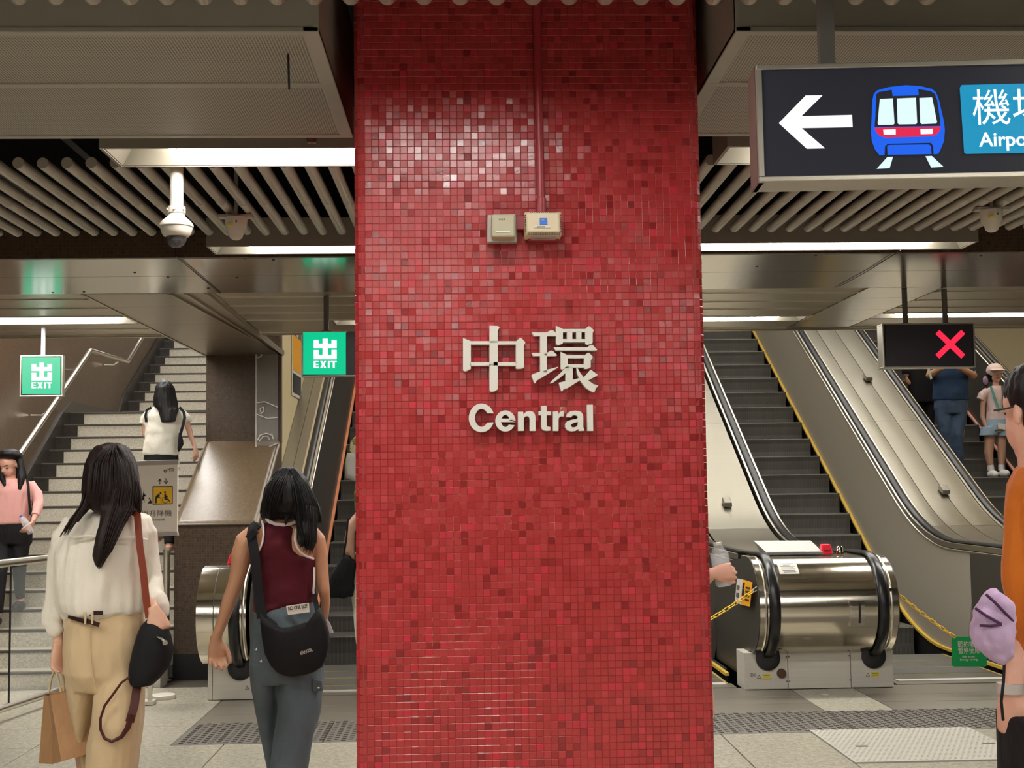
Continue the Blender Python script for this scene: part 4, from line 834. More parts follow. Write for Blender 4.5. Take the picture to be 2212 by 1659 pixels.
def smallcam(u, v0, v1, Y, label):
    p = at(u, v0, Y); q = at(u, v1, Y); h = p.z-q.z; r = .052
    t = thing('dome_camera', label, 'camera', (p.x, Y, q.z))
    MB().lathe((p.x, Y, q.z), [(0, h), (r, h), (r, h*.93), (r*.92, h*.5), (r*.72, h*.38), (r*.55, h*.1), (r*.3, 0), (0, 0)], 24).build('shell', 'white_plastic', t, smooth=45)
    MB().box(p.x-r*1.5, p.x+r*1.5, Y-.03, Y+.03, q.z+h, q.z+h+.012).build('mounting_plate', 'grey_frame', t); MB().box(p.x-.008, p.x+.008, Y-.008, Y+.008, q.z+h+.012, q.z+h+.35).build('mounting_stem', 'grey_frame', t)
    MB().box(p.x-r*.55, p.x-r*.15, Y-r*.99, Y-r*.8, q.z+h*.55, q.z+h*.68).build('yellow_label', 'sticker_yellow', t); MB().box(p.x+r*.12, p.x+r*.25, Y-r*.995, Y-r*.8, q.z+h*.70, q.z+h*.80).build('small_label', 'ink_grey', t)
smallcam(510, 471, 518, 5.84, 'small white dome camera under the tubes, left of the pillar'); smallcam(2141, 455, 501, 5.8, 'small white dome camera under the tubes at the far right')
# thin cable, and a dark panel seam drawn as a tube, on the soffit
MB().tube([at(379, 533, 6.8)+Vector((0, 0, -.0)), atz(379, 553, ZC-.006), atz(476, 634, ZC-.006)], .0028, 6).build('soffit_line', 'black_plastic', label='thin black cable running over the metal soffit behind the dome camera', cat='cable')
MB().tube([atz(1945, 541, ZC-.006), atz(1875, 585, ZC-.006), atz(1811, 620, ZC-.006)], .0022, 6).build('soffit_line', 'black_plastic', label='thin dark panel seam slanting over the metal soffit right of the pillar', cat='cable')
# ================================================================= CHAINS AND LANE BOARDS
lm = MB()
for rr, in ((1,),):
    path = [Vector((.016*math.cos(2*PI*k/12)+ (.012 if math.cos(2*PI*k/12) > 0 else -.012), .011*math.sin(2*PI*k/12), 0)) for k in range(12)]; rings = []
    for k in range(13):
        p = path[k % 12]; t_ = (path[(k+1) % 12]-path[(k-1) % 12]).normalized(); nx = t_.cross(Vector((0, 0, 1)))
        rings.append([p+nx*(.0038*math.cos(2*PI*j/6))+Vector((0, 0, 1))*(.0038*math.sin(2*PI*j/6)) for j in range(6)])
    lm.loft(rings, cap=False)
linkm = {}
for mat in ('yellow_chain', 'chain_white'):
    me = bpy.data.meshes.new('link'); me.from_pydata(lm.v, [], lm.f); me.materials.append(M[mat]); me.polygons.foreach_set('use_smooth', [True]*len(me.polygons)); linkm[mat] = me
def chain(a, b, sag, label, white=2):
    t = thing('plastic_chain', label, 'chain', a); n = int((b-a).length*1.02/.043); pts = [a.lerp(b, i/n)-Vector((0, 0, sag*4*(i/n)*(1-i/n))) for i in range(n+1)]
    for i in range(n):
        d = (pts[i+1]-pts[i]).normalized(); x = d; z = Vector((0, -1, 0)) if i % 2 else Vector((0, -.45, .9)); z = (z-x*z.dot(x)).normalized(); y = z.cross(x)
        o = bpy.data.objects.new('link', linkm['chain_white' if i < white else 'yellow_chain']); C.objects.link(o); o.parent = t; o.matrix_parent_inverse = inv(t)
        m = Matrix((x, y, z)).transposed().to_4x4(); m.translation = (pts[i]+pts[i+1])/2; o.matrix_basis = m
    return t
A1 = at(1647, 1262, 9.4); chain(A1, at(1490, 1362, 9.3), .015, 'yellow plastic chain slanting down behind the pillar from the steel housing')
A2 = at(1915, 1262, 9.4); E2 = at(2062, 1376, 9.4); chain(A2, E2, .012, 'yellow plastic chain running down to the green energy saving board'); chain(at(2125, 1378, 9.4), at(2300, 1265, 9.4), .02, 'yellow plastic chain beyond the green board, behind the orange man', 0)
gb_ = thing('hanging_board', 'green hanging board with white Chinese and English lettering', 'board', at(2094, 1440, 9.4))
K2 = 9.4
plate([(2056+x, 1375+y) for x, y in rrect(0, 76, 0, 65, 5)], K2, .006, 'green_board', 'panel', gb_)
def gt(b, size, u, v, n, width, bold=0): text(b, size, at(u, v, K2-.002), (1, 0, 0), (0, 0, 1), 'board_white', n, gb_, .001, bold, width*K2/F)
gt('\u7bc0\u7d04\u80fd\u6e90', .05, 2069, 1397, 'chinese_line', 50, 0); gt('\u66ab\u505c\u4f7f\u7528', .05, 2070, 1411, 'chinese_line', 46, 0); gt('Not in use', .02, 2079, 1420.5, 'english_line', 27, .0002); gt('Energy saving', .02, 2074, 1427, 'english_line', 38, .0002)
# notice on the dark newel side left of the steel housing
ln = thing('lane_notice', 'white and orange notice stuck to the dark side panel, behind the yellow chain', 'notice', (2.08, 9.8, .6))
X_ = 2.085
def lq(px, dx, mat, n):
    p = [atx(u, v, X_) for u, v in px]; p = [Vector((X_-.004-dx + .0*q.z, q.y, q.z)) for q in p]
    MB().prism(p, (.003, 0, 0)).build(n, mat, ln)
s5 = 1/4.609; l5 = lambda *p: [(1510+x*s5, 1140+y*s5) for x, y in p]
lq(l5((383, 505), (440, 515), (420, 765), (362, 735)), 0, 'sticker_white', 'white_half'); lq(l5((440, 515), (535, 545), (510, 785), (420, 765)), 0, 'sticker_orange', 'orange_half')
lq(l5((447, 545), (463, 548), (455, 600), (440, 597)), .004, 'ink', 'print_mark'); lq(l5((440, 605), (458, 609), (452, 680), (434, 675)), .004, 'ink', 'print_mark'); lq(l5((434, 690), (450, 694), (446, 725), (430, 720)), .004, 'cross_red' if 0 else 'red_plastic', 'print_mark')
for k in range(4): lq(l5((475-k*3, 585+k*40), (512-k*3, 593+k*40), (510-k*3, 612+k*40), (473-k*3, 603+k*40)), .004, 'bronze_knob', 'print_line')
for k in range(2): lq(l5((388-k*6, 570+k*75), (410-k*6, 575+k*75), (405-k*6, 620+k*75), (383-k*6, 612+k*75)), .004, 'ink_grey', 'print_mark')
# ================================================================= PEOPLE
def skinmat(name, rgb):
    g = G(name); c = lin(rgb); n = g.noise(30, 3)
    M[name] = g.set(g.mix(n, tuple(x*.92 for x in c), tuple(min(1, x*1.06) for x in c)), .5); g.b.inputs['Subsurface Weight'].default_value = .06; g.b.inputs['Subsurface Radius'].default_value = (.02, .008, .005)
skinmat('skin_light', (206, 160, 134)); skinmat('skin_tan', (198, 148, 114)); skinmat('skin_pink', (206, 154, 132))
def hairmat(name, a, b):
    g = G(name); n = g.noise(1, 4, stretch=(150, 150, 7)); M[name] = g.set(g.mix(n, lin(a), lin(b)), .5); g.bump(n, .5, .004); g.put(g.b.inputs['Specular IOR Level'], .25)
hairmat('hair_black', (8, 7, 7), (26, 23, 23)); hairmat('hair_brown', (18, 11, 10), (44, 29, 25))
def cloth(name, rgb, rough=.85, weave=500, fold=.35, var=.07):
    g = G(name); c = lin(rgb); n = g.noise(5, 4); f = g.noise(9, 3, stretch=(1.6, 1.6, .7)); wv = g.noise(weave, 1)
    g.bump(g.math('ADD', g.math('MULTIPLY', f, 1), g.math('MULTIPLY', wv, .03)), fold, .03)
    M[name] = g.set(g.mix(n, tuple(x*(1-var) for x in c), tuple(min(1, x*(1+var)) for x in c)), rough); g.b.inputs['Sheen Weight'].default_value = .1 if sum(rgb) > 250 else 0; g.put(g.b.inputs['Specular IOR Level'], .25)
cloth('blouse_white', (222, 214, 198), .7, fold=.5); cloth('trouser_cream', (196, 170, 132), .85, fold=.5); cloth('tank_maroon', (84, 22, 34), .8, fold=.25); cloth('trim_white', (232, 220, 216), .8)
cloth('tee_white', (226, 220, 204), .85, fold=.5); cloth('black_cloth', (24, 22, 23), .8, fold=.5); cloth('top_pink', (226, 166, 158), .8, fold=.5); cloth('trouser_white', (222, 214, 192), .8, fold=.4)
cloth('polo_blue', (40, 60, 88), .85, fold=.5); cloth('tee_orange', (186, 98, 18), .75, fold=.5); cloth('tee_pale_pink', (228, 200, 196), .85, fold=.5); cloth('purple_cloth', (168, 142, 170), .8, fold=.4); cloth('purple_dark', (66, 34, 62), .8); cloth('cap_pink', (226, 200, 190), .85, fold=.2)
cloth('leather_brown', (122, 52, 30), .45, fold=.1); cloth('leather_dark', (70, 30, 24), .5, fold=.1); cloth('belt_dark', (44, 24, 20), .5, fold=.1); cloth('bag_white', (206, 204, 200), .6, fold=.3); cloth('teal_strap', (90, 168, 160), .8, fold=.1); cloth('grey_strap', (110, 104, 100), .8, fold=.1)
cloth('sock_white', (226, 222, 218), .9); cloth('bag_black', (20, 19, 21), .75, fold=.25); cloth('shoe_dark', (36, 34, 34), .6); cloth('denim_light', (150, 172, 190), .9)
def denim(name, a, b):
    g = G(name); n = g.noise(7, 5); m_ = g.noise(1.0, 3, stretch=(14, 14, 4)); f = g.noise(8, 3)
    M[name] = g.set(g.mix(g.math('ADD', g.math('MULTIPLY', n, .6), g.math('MULTIPLY', m_, .4)), lin(a), lin(b)), .85); g.bump(f, .5, .03)
denim('jeans_grey', (54, 64, 70), (108, 120, 126)); denim('jeans_blue', (26, 40, 64), (84, 106, 134))
g = G('floral'); n = g.noise(16, 2); n2 = g.noise(26, 3)
c_ = g.mix(g.ramp(n, [(.52, (0, 0, 0)), (.56, (1, 1, 1))]), lin((222, 216, 186)), lin((134, 138, 84))); c_ = g.mix(g.ramp(n2, [(.62, (0, 0, 0)), (.66, (1, 1, 1))]), c_, lin((92, 84, 50))); M['floral'] = g.set(c_, .85)
g = G('kraft'); n = g.noise(4, 3, stretch=(30, 30, 2)); M['kraft'] = g.set(g.mix(n, lin((150, 108, 70)), lin((174, 132, 90))), .75)
plain('paper_cord', (206, 184, 146), .8)
NS = 20
def hr(Y, rows, p=.92):
    """horizontal elliptical sections: rows of (v, u_left, u_right, half_depth, [dy])"""
    out = []
    for r in rows:
        v, a, b, d = r[:4]; dy = r[4] if len(r) > 4 else 0
        c = at((a+b)/2, v, Y+dy); w = (b-a)/2*(Y+dy)/F; ring = []
        for k in range(NS):
            t = 2*PI*k/NS; cs, sn = math.cos(t), math.sin(t)
            ring.append(c+Vector((w*math.copysign(abs(cs)**p, cs), d*math.copysign(abs(sn)**p, sn), 0)))
        out.append(ring)
    return MB().loft(out)
def lp(Y, pts, flat=1.0, n=12):
    """limb through picture points (u, v, r_px, [dy]) at depth Y"""
    P_, R2 = [], []
    for q in pts:
        dy = q[3] if len(q) > 3 else 0; P_.append(at(q[0], q[1], Y+dy)); r = q[2]*(Y+dy)/F; R2.append((r*flat, r))
    return MB().tube(P_, R2, n, ref=(0, 1, 0))
def ell(c, rx, ry, rz, fr=None, n=14, m=8):
    c = Vector(c); X, Yv, Z = fr or (Vector((1, 0, 0)), Vector((0, 1, 0)), Vector((0, 0, 1))); rings = []
    for i in range(1, m):
        a = PI*i/m-PI/2; rings.append([c+Z*(rz*math.sin(a))+X*(rx*math.cos(a)*math.cos(2*PI*k/n))+Yv*(ry*math.cos(a)*math.sin(2*PI*k/n)) for k in range(n)])
    return MB().loft(rings)
def hand(wr, d, nrm, side, sc=1.0, curl=(.5, .6, .5), thumb=.4, spread=.0):
    """palm, four unequal bent fingers and a thumb leaving the side of the palm"""
    d = Vector(d).normalized(); nrm = Vector(nrm); nrm = (nrm-d*nrm.dot(d)).normalized(); s = nrm.cross(d)*side; out = []
    wr = Vector(wr)
    out.append(MB().loft([[wr+d*(t*sc)+s*(w*sc*math.cos(2*PI*k/12))+nrm*(h*sc*math.sin(2*PI*k/12)) for k in range(12)] for t, w, h in ((-.02, .026, .020), (0, .027, .019), (.03, .037, .017), (.07, .041, .014), (.09, .038, .011))]))
    for i, (ln, r) in enumerate(((.070, .0088), (.078, .0090), (.073, .0086), (.057, .0078))):
        p = wr+d*((.078-.004*abs(i-1))*sc)+s*((.030-.0205*i)*sc); v = (d+s*(.10-.07*i+spread*(1.5-i))).normalized(); pts = [p-v*.02*sc, p]
        for fr_, c in zip((.45, .31, .24), curl):
            c *= 1+.06*i; ax = v.cross(nrm); v = (v*math.cos(c)+nrm*math.sin(c)).normalized(); p = p+v*ln*fr_*sc; pts.append(p)
        out.append(MB().tube(pts, [r*sc*k for k in (1.0, 1.05, 1.0, .92, .78)], 8))
    v = (d*.78+s*.5+nrm*.35).normalized(); p = wr+d*.018*sc+s*.022*sc; pts = [p]
    for ln, c in ((.042, 0), (.034, thumb), (.026, thumb)):
        v = (v+(d*.9+nrm*.6-s*.5)*c*.6).normalized(); p = p+v*ln*sc; pts.append(p)
    out.append(MB().tube(pts, [.014*sc, .012*sc, .0105*sc, .008*sc], 8))
    return out
def head(c, h, yaw=0, pitch=0, roll=0):
    """yaw 0 looks along +y (away); returns solids and the frame"""
    m = (Matrix.Rotation(yaw, 3, 'Z') @ Matrix.Rotation(pitch, 3, 'X') @ Matrix.Rotation(roll, 3, 'Y')); fr = [m @ Vector(q) for q in ((1, 0, 0), (0, 1, 0), (0, 0, 1))]; X, Yv, Z = fr; c = Vector(c)
    out = [ell(c+Z*.13*h-Yv*.04*h, .345*h, .43*h, .37*h, fr), ell(c-Z*.16*h+Yv*.09*h, .285*h, .30*h, .34*h, fr), ell(c-Z*.40*h+Yv*.22*h, .13*h, .12*h, .10*h, fr)]
    out.append(MB().loft([[c+Yv*q[0]*h+Z*q[1]*h+X*(q[2]*h*math.cos(2*PI*k/8))+(Z*q[3]*h*math.sin(2*PI*k/8)) for k in range(8)] for q in ((.30, -.02, .07, .12), (.40, -.06, .055, .08), (.47, -.10, .03, .03))]))
    for s in (-1, 1): out.append(ell(c+X*s*.36*h-Z*.03*h-Yv*.04*h, .035*h, .075*h, .13*h, fr, 8, 6))
    return out, fr
def face(parent, c, h, fr, brow='hair_black', e=.035):
    X, Yv, Z = fr; c = Vector(c)
    for s in (-1, 1):
        ell(c+X*s*.155*h+Z*.02*h+Yv*(.30+e)*h, .058*h, .022*h, .026*h, fr, 8, 6).build('eye', 'ink', parent, smooth='all')
        MB().tube([c+X*s*.07*h+Z*.10*h+Yv*(.352+e*.6)*h, c+X*s*.15*h+Z*.125*h+Yv*(.318+e*.6)*h, c+X*s*.21*h+Z*.10*h+Yv*.262*h], .016*h, 6).build('eyebrow', brow, parent)
    MB().tube([c+X*-.10*h-Z*.235*h+Yv*.345*h, c-Z*.225*h+Yv*.385*h, c+X*.10*h-Z*.235*h+Yv*.345*h], [.014*h, .026*h, .014*h], 8).build('mouth', 'lips', parent, smooth='all')
plain('lips', (176, 92, 84), .5)
def fuse(name, parts, mat, parent, vox=.006, smooth=3, wr=None, wd=0, clip=None, **kw):
    """grow one continuous surface around overlapping solids"""
    mb = MB()
    for p in parts: mb.add(p.v, p.f)
    me = bpy.data.meshes.new('t'); me.from_pydata(mb.v, [], mb.f); o = bpy.data.objects.new('t', me); C.objects.link(o)
    r = o.modifiers.new('r', 'REMESH'); r.mode = 'VOXEL'; r.voxel_size = vox; r.adaptivity = 0
    if smooth: s_ = o.modifiers.new('s', 'SMOOTH'); s_.iterations = smooth; s_.factor = .5
    dg = bpy.context.evaluated_depsgraph_get(); out = bpy.data.meshes.new_from_object(o.evaluated_get(dg)); bpy.data.objects.remove(o); out.name = name
    lo = [min((v.co[i] for v in out.vertices), default=0) for i in range(3)]; hi = [max((v.co[i] for v in out.vertices), default=0) for i in range(3)]
    ctr = Vector(((lo[0]+hi[0])/2, (lo[1]+hi[1])/2, lo[2]))
    if wr:
        sx, sy, sz = wr; nn = [v.normal.copy() for v in out.vertices]
        for v, n_ in zip(out.vertices, nn):
            q = Vector((v.co.x*sx, v.co.y*sy, v.co.z*sz)); f = noise.noise(q)+.5*noise.noise(q*2.1); v.co += n_*(f*wd)
    for v in out.vertices: v.co -= ctr
    out.materials.clear()
    return link(name, out, ctr, mat, parent, smooth='all', **kw)
def pillow(px, Y, t, mat, name, parent, prof=((1.0, 0), (1.0, -.35), (.95, -.75), (.8, -1), (.4, -1.12)), back=True, wrk=None, **kw):
    pts = [at(u, v, Y) for u, v in px]; c = sum(pts, Vector())/len(pts); rings = []
    pr = list(prof)
    for s, d in ([(s, -d) for s, d in reversed(pr[1:])] if back else [])+pr: rings.append([c+(p-c)*s+Vector((0, d*t, 0)) for p in pts])
    if wrk: return fuse(name, [MB().loft(rings)], mat, parent, .006, 2, *wrk, **kw)
    return MB().loft(rings).build(name, mat, parent, smooth='all', **kw)
def ribbon(Y, pts, wpx, th, mat, name, parent, **kw):
    """strap through (u, v, dy): flat band of width wpx"""
    P_ = [at(u, v, Y+d) for u, v, d in pts]; w_ = wpx*Y/F/2; rings = []
    for i, p in enumerate(P_):
        a, b = P_[max(0, i-1)], P_[min(len(P_)-1, i+1)]; t = (b-a).normalized(); n_ = Vector((0, -1, 0)); n_ = (n_-t*n_.dot(t)).normalized(); s = t.cross(n_)
        rings.append([p-s*w_-n_*th/2, p+s*w_-n_*th/2, p+s*w_+n_*th/2, p-s*w_+n_*th/2])
    return MB().loft(rings).build(name, mat, parent, smooth=50, **kw)
def person(label, Y, u, zf, group=None):
    p = at(u, 1000, Y); return thing('person', label, 'person', (p.x, Y, zf), group)
def foot(u, v, Y, L=.12, w=.045, dirn=1, up=.0):
    p = at(u, v, Y); return ell(p+Vector((0, dirn*L*.45, .04+up)), w, L, .045)
def strands(Y, guides, n, mat, parent, spread=5, r=.0016):
    mb = MB(); rnd = random.Random(3)
    for g_ in guides:
        for k in range(n):
            ox, od = rnd.uniform(-1, 1), rnd.uniform(-.012, .006); pts = []; m = len(g_)
            for i, q in enumerate(g_):
                w_ = q[3] if len(q) > 3 else spread
                pts.append(at(q[0]+ox*w_+rnd.uniform(-.6, .6), q[1]+(rnd.uniform(-4, 9) if i == m-1 else 0), Y+q[2]+od))
            mb.tube(pts, [r*(1 if i < m-1 else .3) for i in range(m)], 5)
    return mb.build('hair_strands', mat, parent, smooth='all', kind='stuff')
# ---------------------------------------------------------------- woman in the cream blouse
Y = 4.6
A = person('woman seen from behind in cream blouse and beige trousers with long brown hair', Y, 235, 0)
hc = at(242, 1028, Y); hd, fr = head(hc, .215, 0, -.05)
arms = [lp(Y, [(160, 1145, 16), (138, 1200, 14), (128, 1265, 13), (124, 1330, 11.5), (126, 1372, 10), (125, 1396, 9.5)]), lp(Y, [(304, 1145, 15), (325, 1200, 13), (334, 1262, 12), (330, 1292, 11, -.07), (330, 1308, 10, -.12), (333, 1318, 9, -.15)])]
h1 = hand(at(125, 1398, Y-.01), (.05, .0, -1), (.85, -.55, 0), 1, .88, (.75, 1.0, .8), .5); h2 = hand(at(333, 1318, Y-.15), (.5, -.1, -1), (-.6, .9, -.1), 1, .82, (.8, 1.0, .8), .5)
legs = [lp(Y, [(195, 1420, 48), (180, 1560, 30, .08), (190, 1660, 22, .12), (204, 1800, 17, .10), (208, 1925, 11, .06)]), lp(Y, [(258, 1420, 48), (255, 1560, 38, -.03), (245, 1700, 32, -.04), (240, 1800, 22, -.05), (238, 1935, 13, -.06)])]
fuse('body', hd+arms+h1+h2+legs+[lp(Y, [(242, 1060, 24), (242, 1110, 25)]), hr(Y, [(1112, 205, 275, .05), (1130, 170, 300, .08), (1180, 155, 305, .10), (1260, 160, 300, .10), (1320, 158, 300, .10), (1400, 150, 305, .12), (1450, 155, 305, .11)]), foot(206, 1930, Y+.06), foot(238, 1945, Y-.06)], 'skin_light', A, .0055, 4)
face(A, hc, .225, fr)
fuse('blouse', [hr(Y, [(1098, 222, 268, .07), (1108, 190, 298, .09), (1120, 160, 318, .105), (1150, 142, 328, .125), (1200, 130, 324, .135), (1260, 126, 316, .135), (1300, 130, 314, .135), (1320, 138, 313, .13), (1331, 150, 306, .115), (1333, 160, 295, .10)]),
  lp(Y, [(158, 1128, 20), (138, 1160, 25), (130, 1210, 24), (125, 1260, 23), (121, 1300, 23), (113, 1330, 22), (111, 1344, 20), (119, 1358, 17), (130, 1369, 11)]), lp(Y, [(306, 1126, 20), (320, 1152, 23), (328, 1200, 20), (334, 1250, 18, -.01), (336, 1285, 18, -.05), (343, 1302, 17, -.075), (350, 1314, 14, -.09)]), lp(Y, [(350, 1300, 12, -.07), (357, 1314, 9, -.08), (361, 1330, 4, -.08)])], 'blouse_white', A, .006, 2, (13, 13, 4), .016)
MB().tube([at(u, v, Y-.137) for u, v in ((150, 1160), (190, 1158), (235, 1162), (290, 1160), (320, 1166))], .004, 6).build('yoke_seam', 'blouse_white', A)
tr = fuse('trousers', [hr(Y, [(1322, 152, 308, .11), (1345, 145, 311, .125), (1400, 140, 312, .135), (1450, 141, 312, .13), (1485, 148, 310, .10)]),
  hr(Y, [(1440, 141, 224, .10, .0), (1500, 149, 214, .10, .03), (1560, 163, 206, .10, .07), (1600, 171, 204, .09, .10), (1650, 181, 210, .09, .12), (1750, 186, 226, .08, .10), (1850, 190, 228, .08, .08), (1925, 188, 232, .08, .06)]),
  hr(Y, [(1440, 222, 312, .11), (1500, 213, 310, .115, -.02), (1560, 203, 306, .12, -.05), (1600, 194, 302, .12, -.05), (1657, 190, 292, .115, -.05), (1750, 196, 284, .11, -.05), (1850, 200, 276, .10, -.06), (1940, 202, 272, .10, -.06)])], 'trouser_cream', A, .007, 2, (8, 8, 4), .012)
MB().tube([at(u, v, Y-.137) for u, v in ((193, 1352), (194, 1400), (200, 1450), (208, 1490))], .0016, 5).build('back_seam', 'trouser_cream', tr)
ribbon(Y, [(148, 1331, -.09), (165, 1337, -.125), (186, 1344, -.14)], 8, .004, 'belt_dark', 'belt', A); ribbon(Y, [(186, 1341, -.143), (200, 1345, -.147), (214, 1350, -.15)], 9, .004, 'belt_dark', 'belt_tip', A); ribbon(Y, [(192, 1326, -.13), (206, 1324, -.138), (222, 1324, -.14)], 8, .004, 'belt_dark', 'belt', A)
for u in (184, 199): ribbon(Y, [(u+1, 1322, -.15), (u, 1348, -.152)], 4, .003, 'trouser_cream', 'belt_loop', tr)
hair = [hr(Y, [(957, 234, 252, .02, -.03), (961, 220, 266, .06, -.03), (967, 208, 274, .09, -.03), (980, 198, 282, .108, -.03), (1005, 189, 291, .118, -.04), (1034, 184, 297, .118, -.05), (1062, 182, 302, .11, -.06), (1088, 186, 303, .09, -.075), (1104, 205, 302, .07, -.10), (1108, 218, 290, .055, -.115), (1120, 219, 274, .05, -.13), (1140, 214, 262, .045, -.14), (1160, 209, 252, .04, -.15), (1180, 205, 244, .036, -.155), (1200, 202, 233, .03, -.16), (1215, 205, 222, .02, -.16), (1225, 209, 213, .01, -.16)]),
  lp(Y, [(192, 1050, 10, -.08), (184, 1085, 9, -.10), (172, 1105, 7, -.125), (156, 1122, 5, -.135), (140, 1144, 3, -.14), (129, 1160, 1.5, -.14)]), lp(Y, [(198, 1060, 9, -.09), (190, 1092, 7, -.115), (178, 1110, 5, -.13), (166, 1128, 2.5, -.135)]), lp(Y, [(296, 1060, 8, -.03), (301, 1090, 6, -.03), (300, 1112, 3, -.06)]), lp(Y, [(276, 1090, 9, -.12), (274, 1112, 6, -.135), (276, 1128, 2, -.135)])]
fuse('hair', hair, 'hair_brown', A, .005, 2, (55, 55, 4), .0045)
strands(Y, [[(240, 962, -.125, 8), (225, 1000, -.155, 26), (222, 1050, -.165, 30), (214, 1088, -.165, 26)], [(248, 962, -.125, 8), (262, 1000, -.15, 26), (268, 1050, -.16, 28), (262, 1095, -.165, 30), (245, 1140, -.195, 22), (228, 1190, -.20, 14), (214, 1222, -.18, 4)], [(194, 1050, -.13, 8), (182, 1090, -.14, 8), (162, 1120, -.15, 9), (140, 1150, -.15, 8)], [(292, 1040, -.13, 8), (298, 1080, -.11, 6), (299, 1108, -.10, 4)]], 24, 'hair_brown', A)
Bg = thing('shoulder_bag', 'black bucket bag on brown strap hanging at right arm of woman in cream blouse', 'bag', at(325, 1480, Y-.13))
fuse('pouch', [hr(Y, [(1334, 322, 350, .03, -.13), (1350, 306, 358, .05, -.13), (1372, 297, 368, .06, -.13), (1405, 288, 374, .065, -.13), (1440, 280, 365, .06, -.13), (1466, 279, 344, .055, -.13), (1481, 285, 328, .045, -.13)])], 'bag_black', Bg, .006, 3)
ribbon(Y, [(282, 1103, -.10), (297, 1113, -.125), (302, 1180, -.15), (309, 1229, -.15), (316, 1297, -.16), (322, 1335, -.16)], 14, .005, 'leather_brown', 'strap', Bg)
ribbon(Y, [(297, 1478, -.13), (290, 1525, -.16), (280, 1560, -.17)], 17, .006, 'leather_dark', 'strap_end', Bg)
MB().tube([at(u, v, Y-.18) for u, v in ((284, 1545), (276, 1572), (262, 1592), (241, 1602), (226, 1595), (217, 1575), (217, 1552), (226, 1525), (244, 1500), (262, 1475), (280, 1462))], [.011, .010, .008, .0055, .005, .005, .0045, .0045, .0045, .0045, .0045], 6).build('strap_loop', 'leather_dark', Bg, smooth=True)
MB().tube([at(340, 1374, Y-.195), at(350, 1380, Y-.197), at(356, 1386, Y-.197)], [.004, .004, .005], 6).build('zip_pull', 'chrome', Bg, smooth=True); MB().lathe(at(357, 1388, Y-.198), [(.004, -.003), (.009, -.003), (.009, .003), (.004, .003)], 10, 'Y').build('zip_ring', 'chrome', Bg)
# paper bag
pb = thing('paper_bag', 'brown kraft paper carrier bag held by woman in cream blouse', 'bag', at(130, 1645, Y+.1))
def q3(u, v, d): return at(u, v, Y+d)
bt = [q3(84, 1649, .16), q3(113, 1651, .09), q3(133, 1645, .0), q3(212, 1622, .02), q3(190, 1624, .17)]; tp = [q3(95, 1501, .12), q3(104, 1503, .10), q3(108, 1500, .04), q3(196, 1476, .05), q3(182, 1480, .12)]
md = [q3(89, 1576, .15), q3(113, 1578, .115), q3(120, 1573, .015), q3(205, 1550, .03), q3(187, 1552, .15)]
mb = MB().loft([bt, md, tp]); mb.build('bag_body', 'kraft', pb)
MB().tube([tp[2], tp[3]], .003, 5).build('fold_edge', 'kraft', pb); MB().loft([[p+Vector((0, 0, d)) for p in [tp[0]*.98+tp[3]*.02, tp[2]*.96+tp[3]*.04+Vector((0, .004, 0)), tp[3]*.96+tp[2]*.04, tp[4]*.96+tp[0]*.04]] for d in (.0006, .001)]).build('bag_mouth', 'leather_dark', pb)
for pts in (((105, 1497, .09), (110, 1470, .09), (117, 1448, .06), (124, 1440, .05)), ((132, 1494, .04), (126, 1470, .04), (121, 1448, .03), (118, 1440, .03)), ((138, 1492, .04), (137, 1465, .03), (134, 1446, .02), (130, 1438, .02))): MB().tube([q3(*p) for p in pts], .0045, 7).build('handle', 'paper_cord', pb, smooth=True)
# ---------------------------------------------------------------- woman in the maroon tank top
Y = 5.2
B = person('woman seen from behind in maroon racerback tank top and grey cargo jeans', Y, 620, 0)
hc = at(622, 1068, Y); hd, fr = head(hc, .215, -.12, -.06)
arms = [lp(Y, [(552, 1150, 20), (530, 1170, 23), (521, 1200, 22), (517, 1230, 19), (508, 1264, 16.5), (495, 1298, 15.5), (481, 1340, 12.5), (471, 1366, 11), (467, 1380, 11)]), lp(Y, [(668, 1150, 20), (684, 1168, 20), (692, 1200, 16.5), (695, 1240, 14.5), (700, 1275, 12.5, -.0), (703, 1302, 10.5, .02), (701, 1330, 9, .05), (698, 1350, 8.5, .07)])]
h1 = hand(at(467, 1382, Y), (.05, -.02, -1), (.35, -1, 0), 1, .92, (.55, .7, .6), .7); h2 = hand(at(698, 1350, Y+.07), (-.1, .2, -1), (-.6, .6, 0), 1, .9, (.5, .6, .5), .4)
legs = [lp(Y, [(582, 1410, 30), (577, 1500, 20, .03), (580, 1580, 12, .1), (592, 1650, 11, .13), (603, 1740, 12, .12), (608, 1830, 10, .1)]), lp(Y, [(648, 1410, 36), (646, 1540, 30), (628, 1650, 22, -.04), (620, 1740, 18, -.05), (618, 1840, 10, -.06)])]
torso = hr(Y, [(1130, 585, 640, .06), (1142, 548, 672, .072), (1160, 545, 685, .084), (1200, 552, 680, .092), (1260, 556, 675, .095), (1310, 553, 674, .095), (1360, 548, 684, .11), (1420, 545, 690, .11)])
fuse('body', hd+arms+h1+h2+legs+[lp(Y, [(618, 1100, 24), (612, 1132, 26)]), torso, foot(608, 1835, Y+.1), foot(618, 1848, Y-.06)], 'skin_tan', B, .005, 4)
face(B, hc, .215, fr)
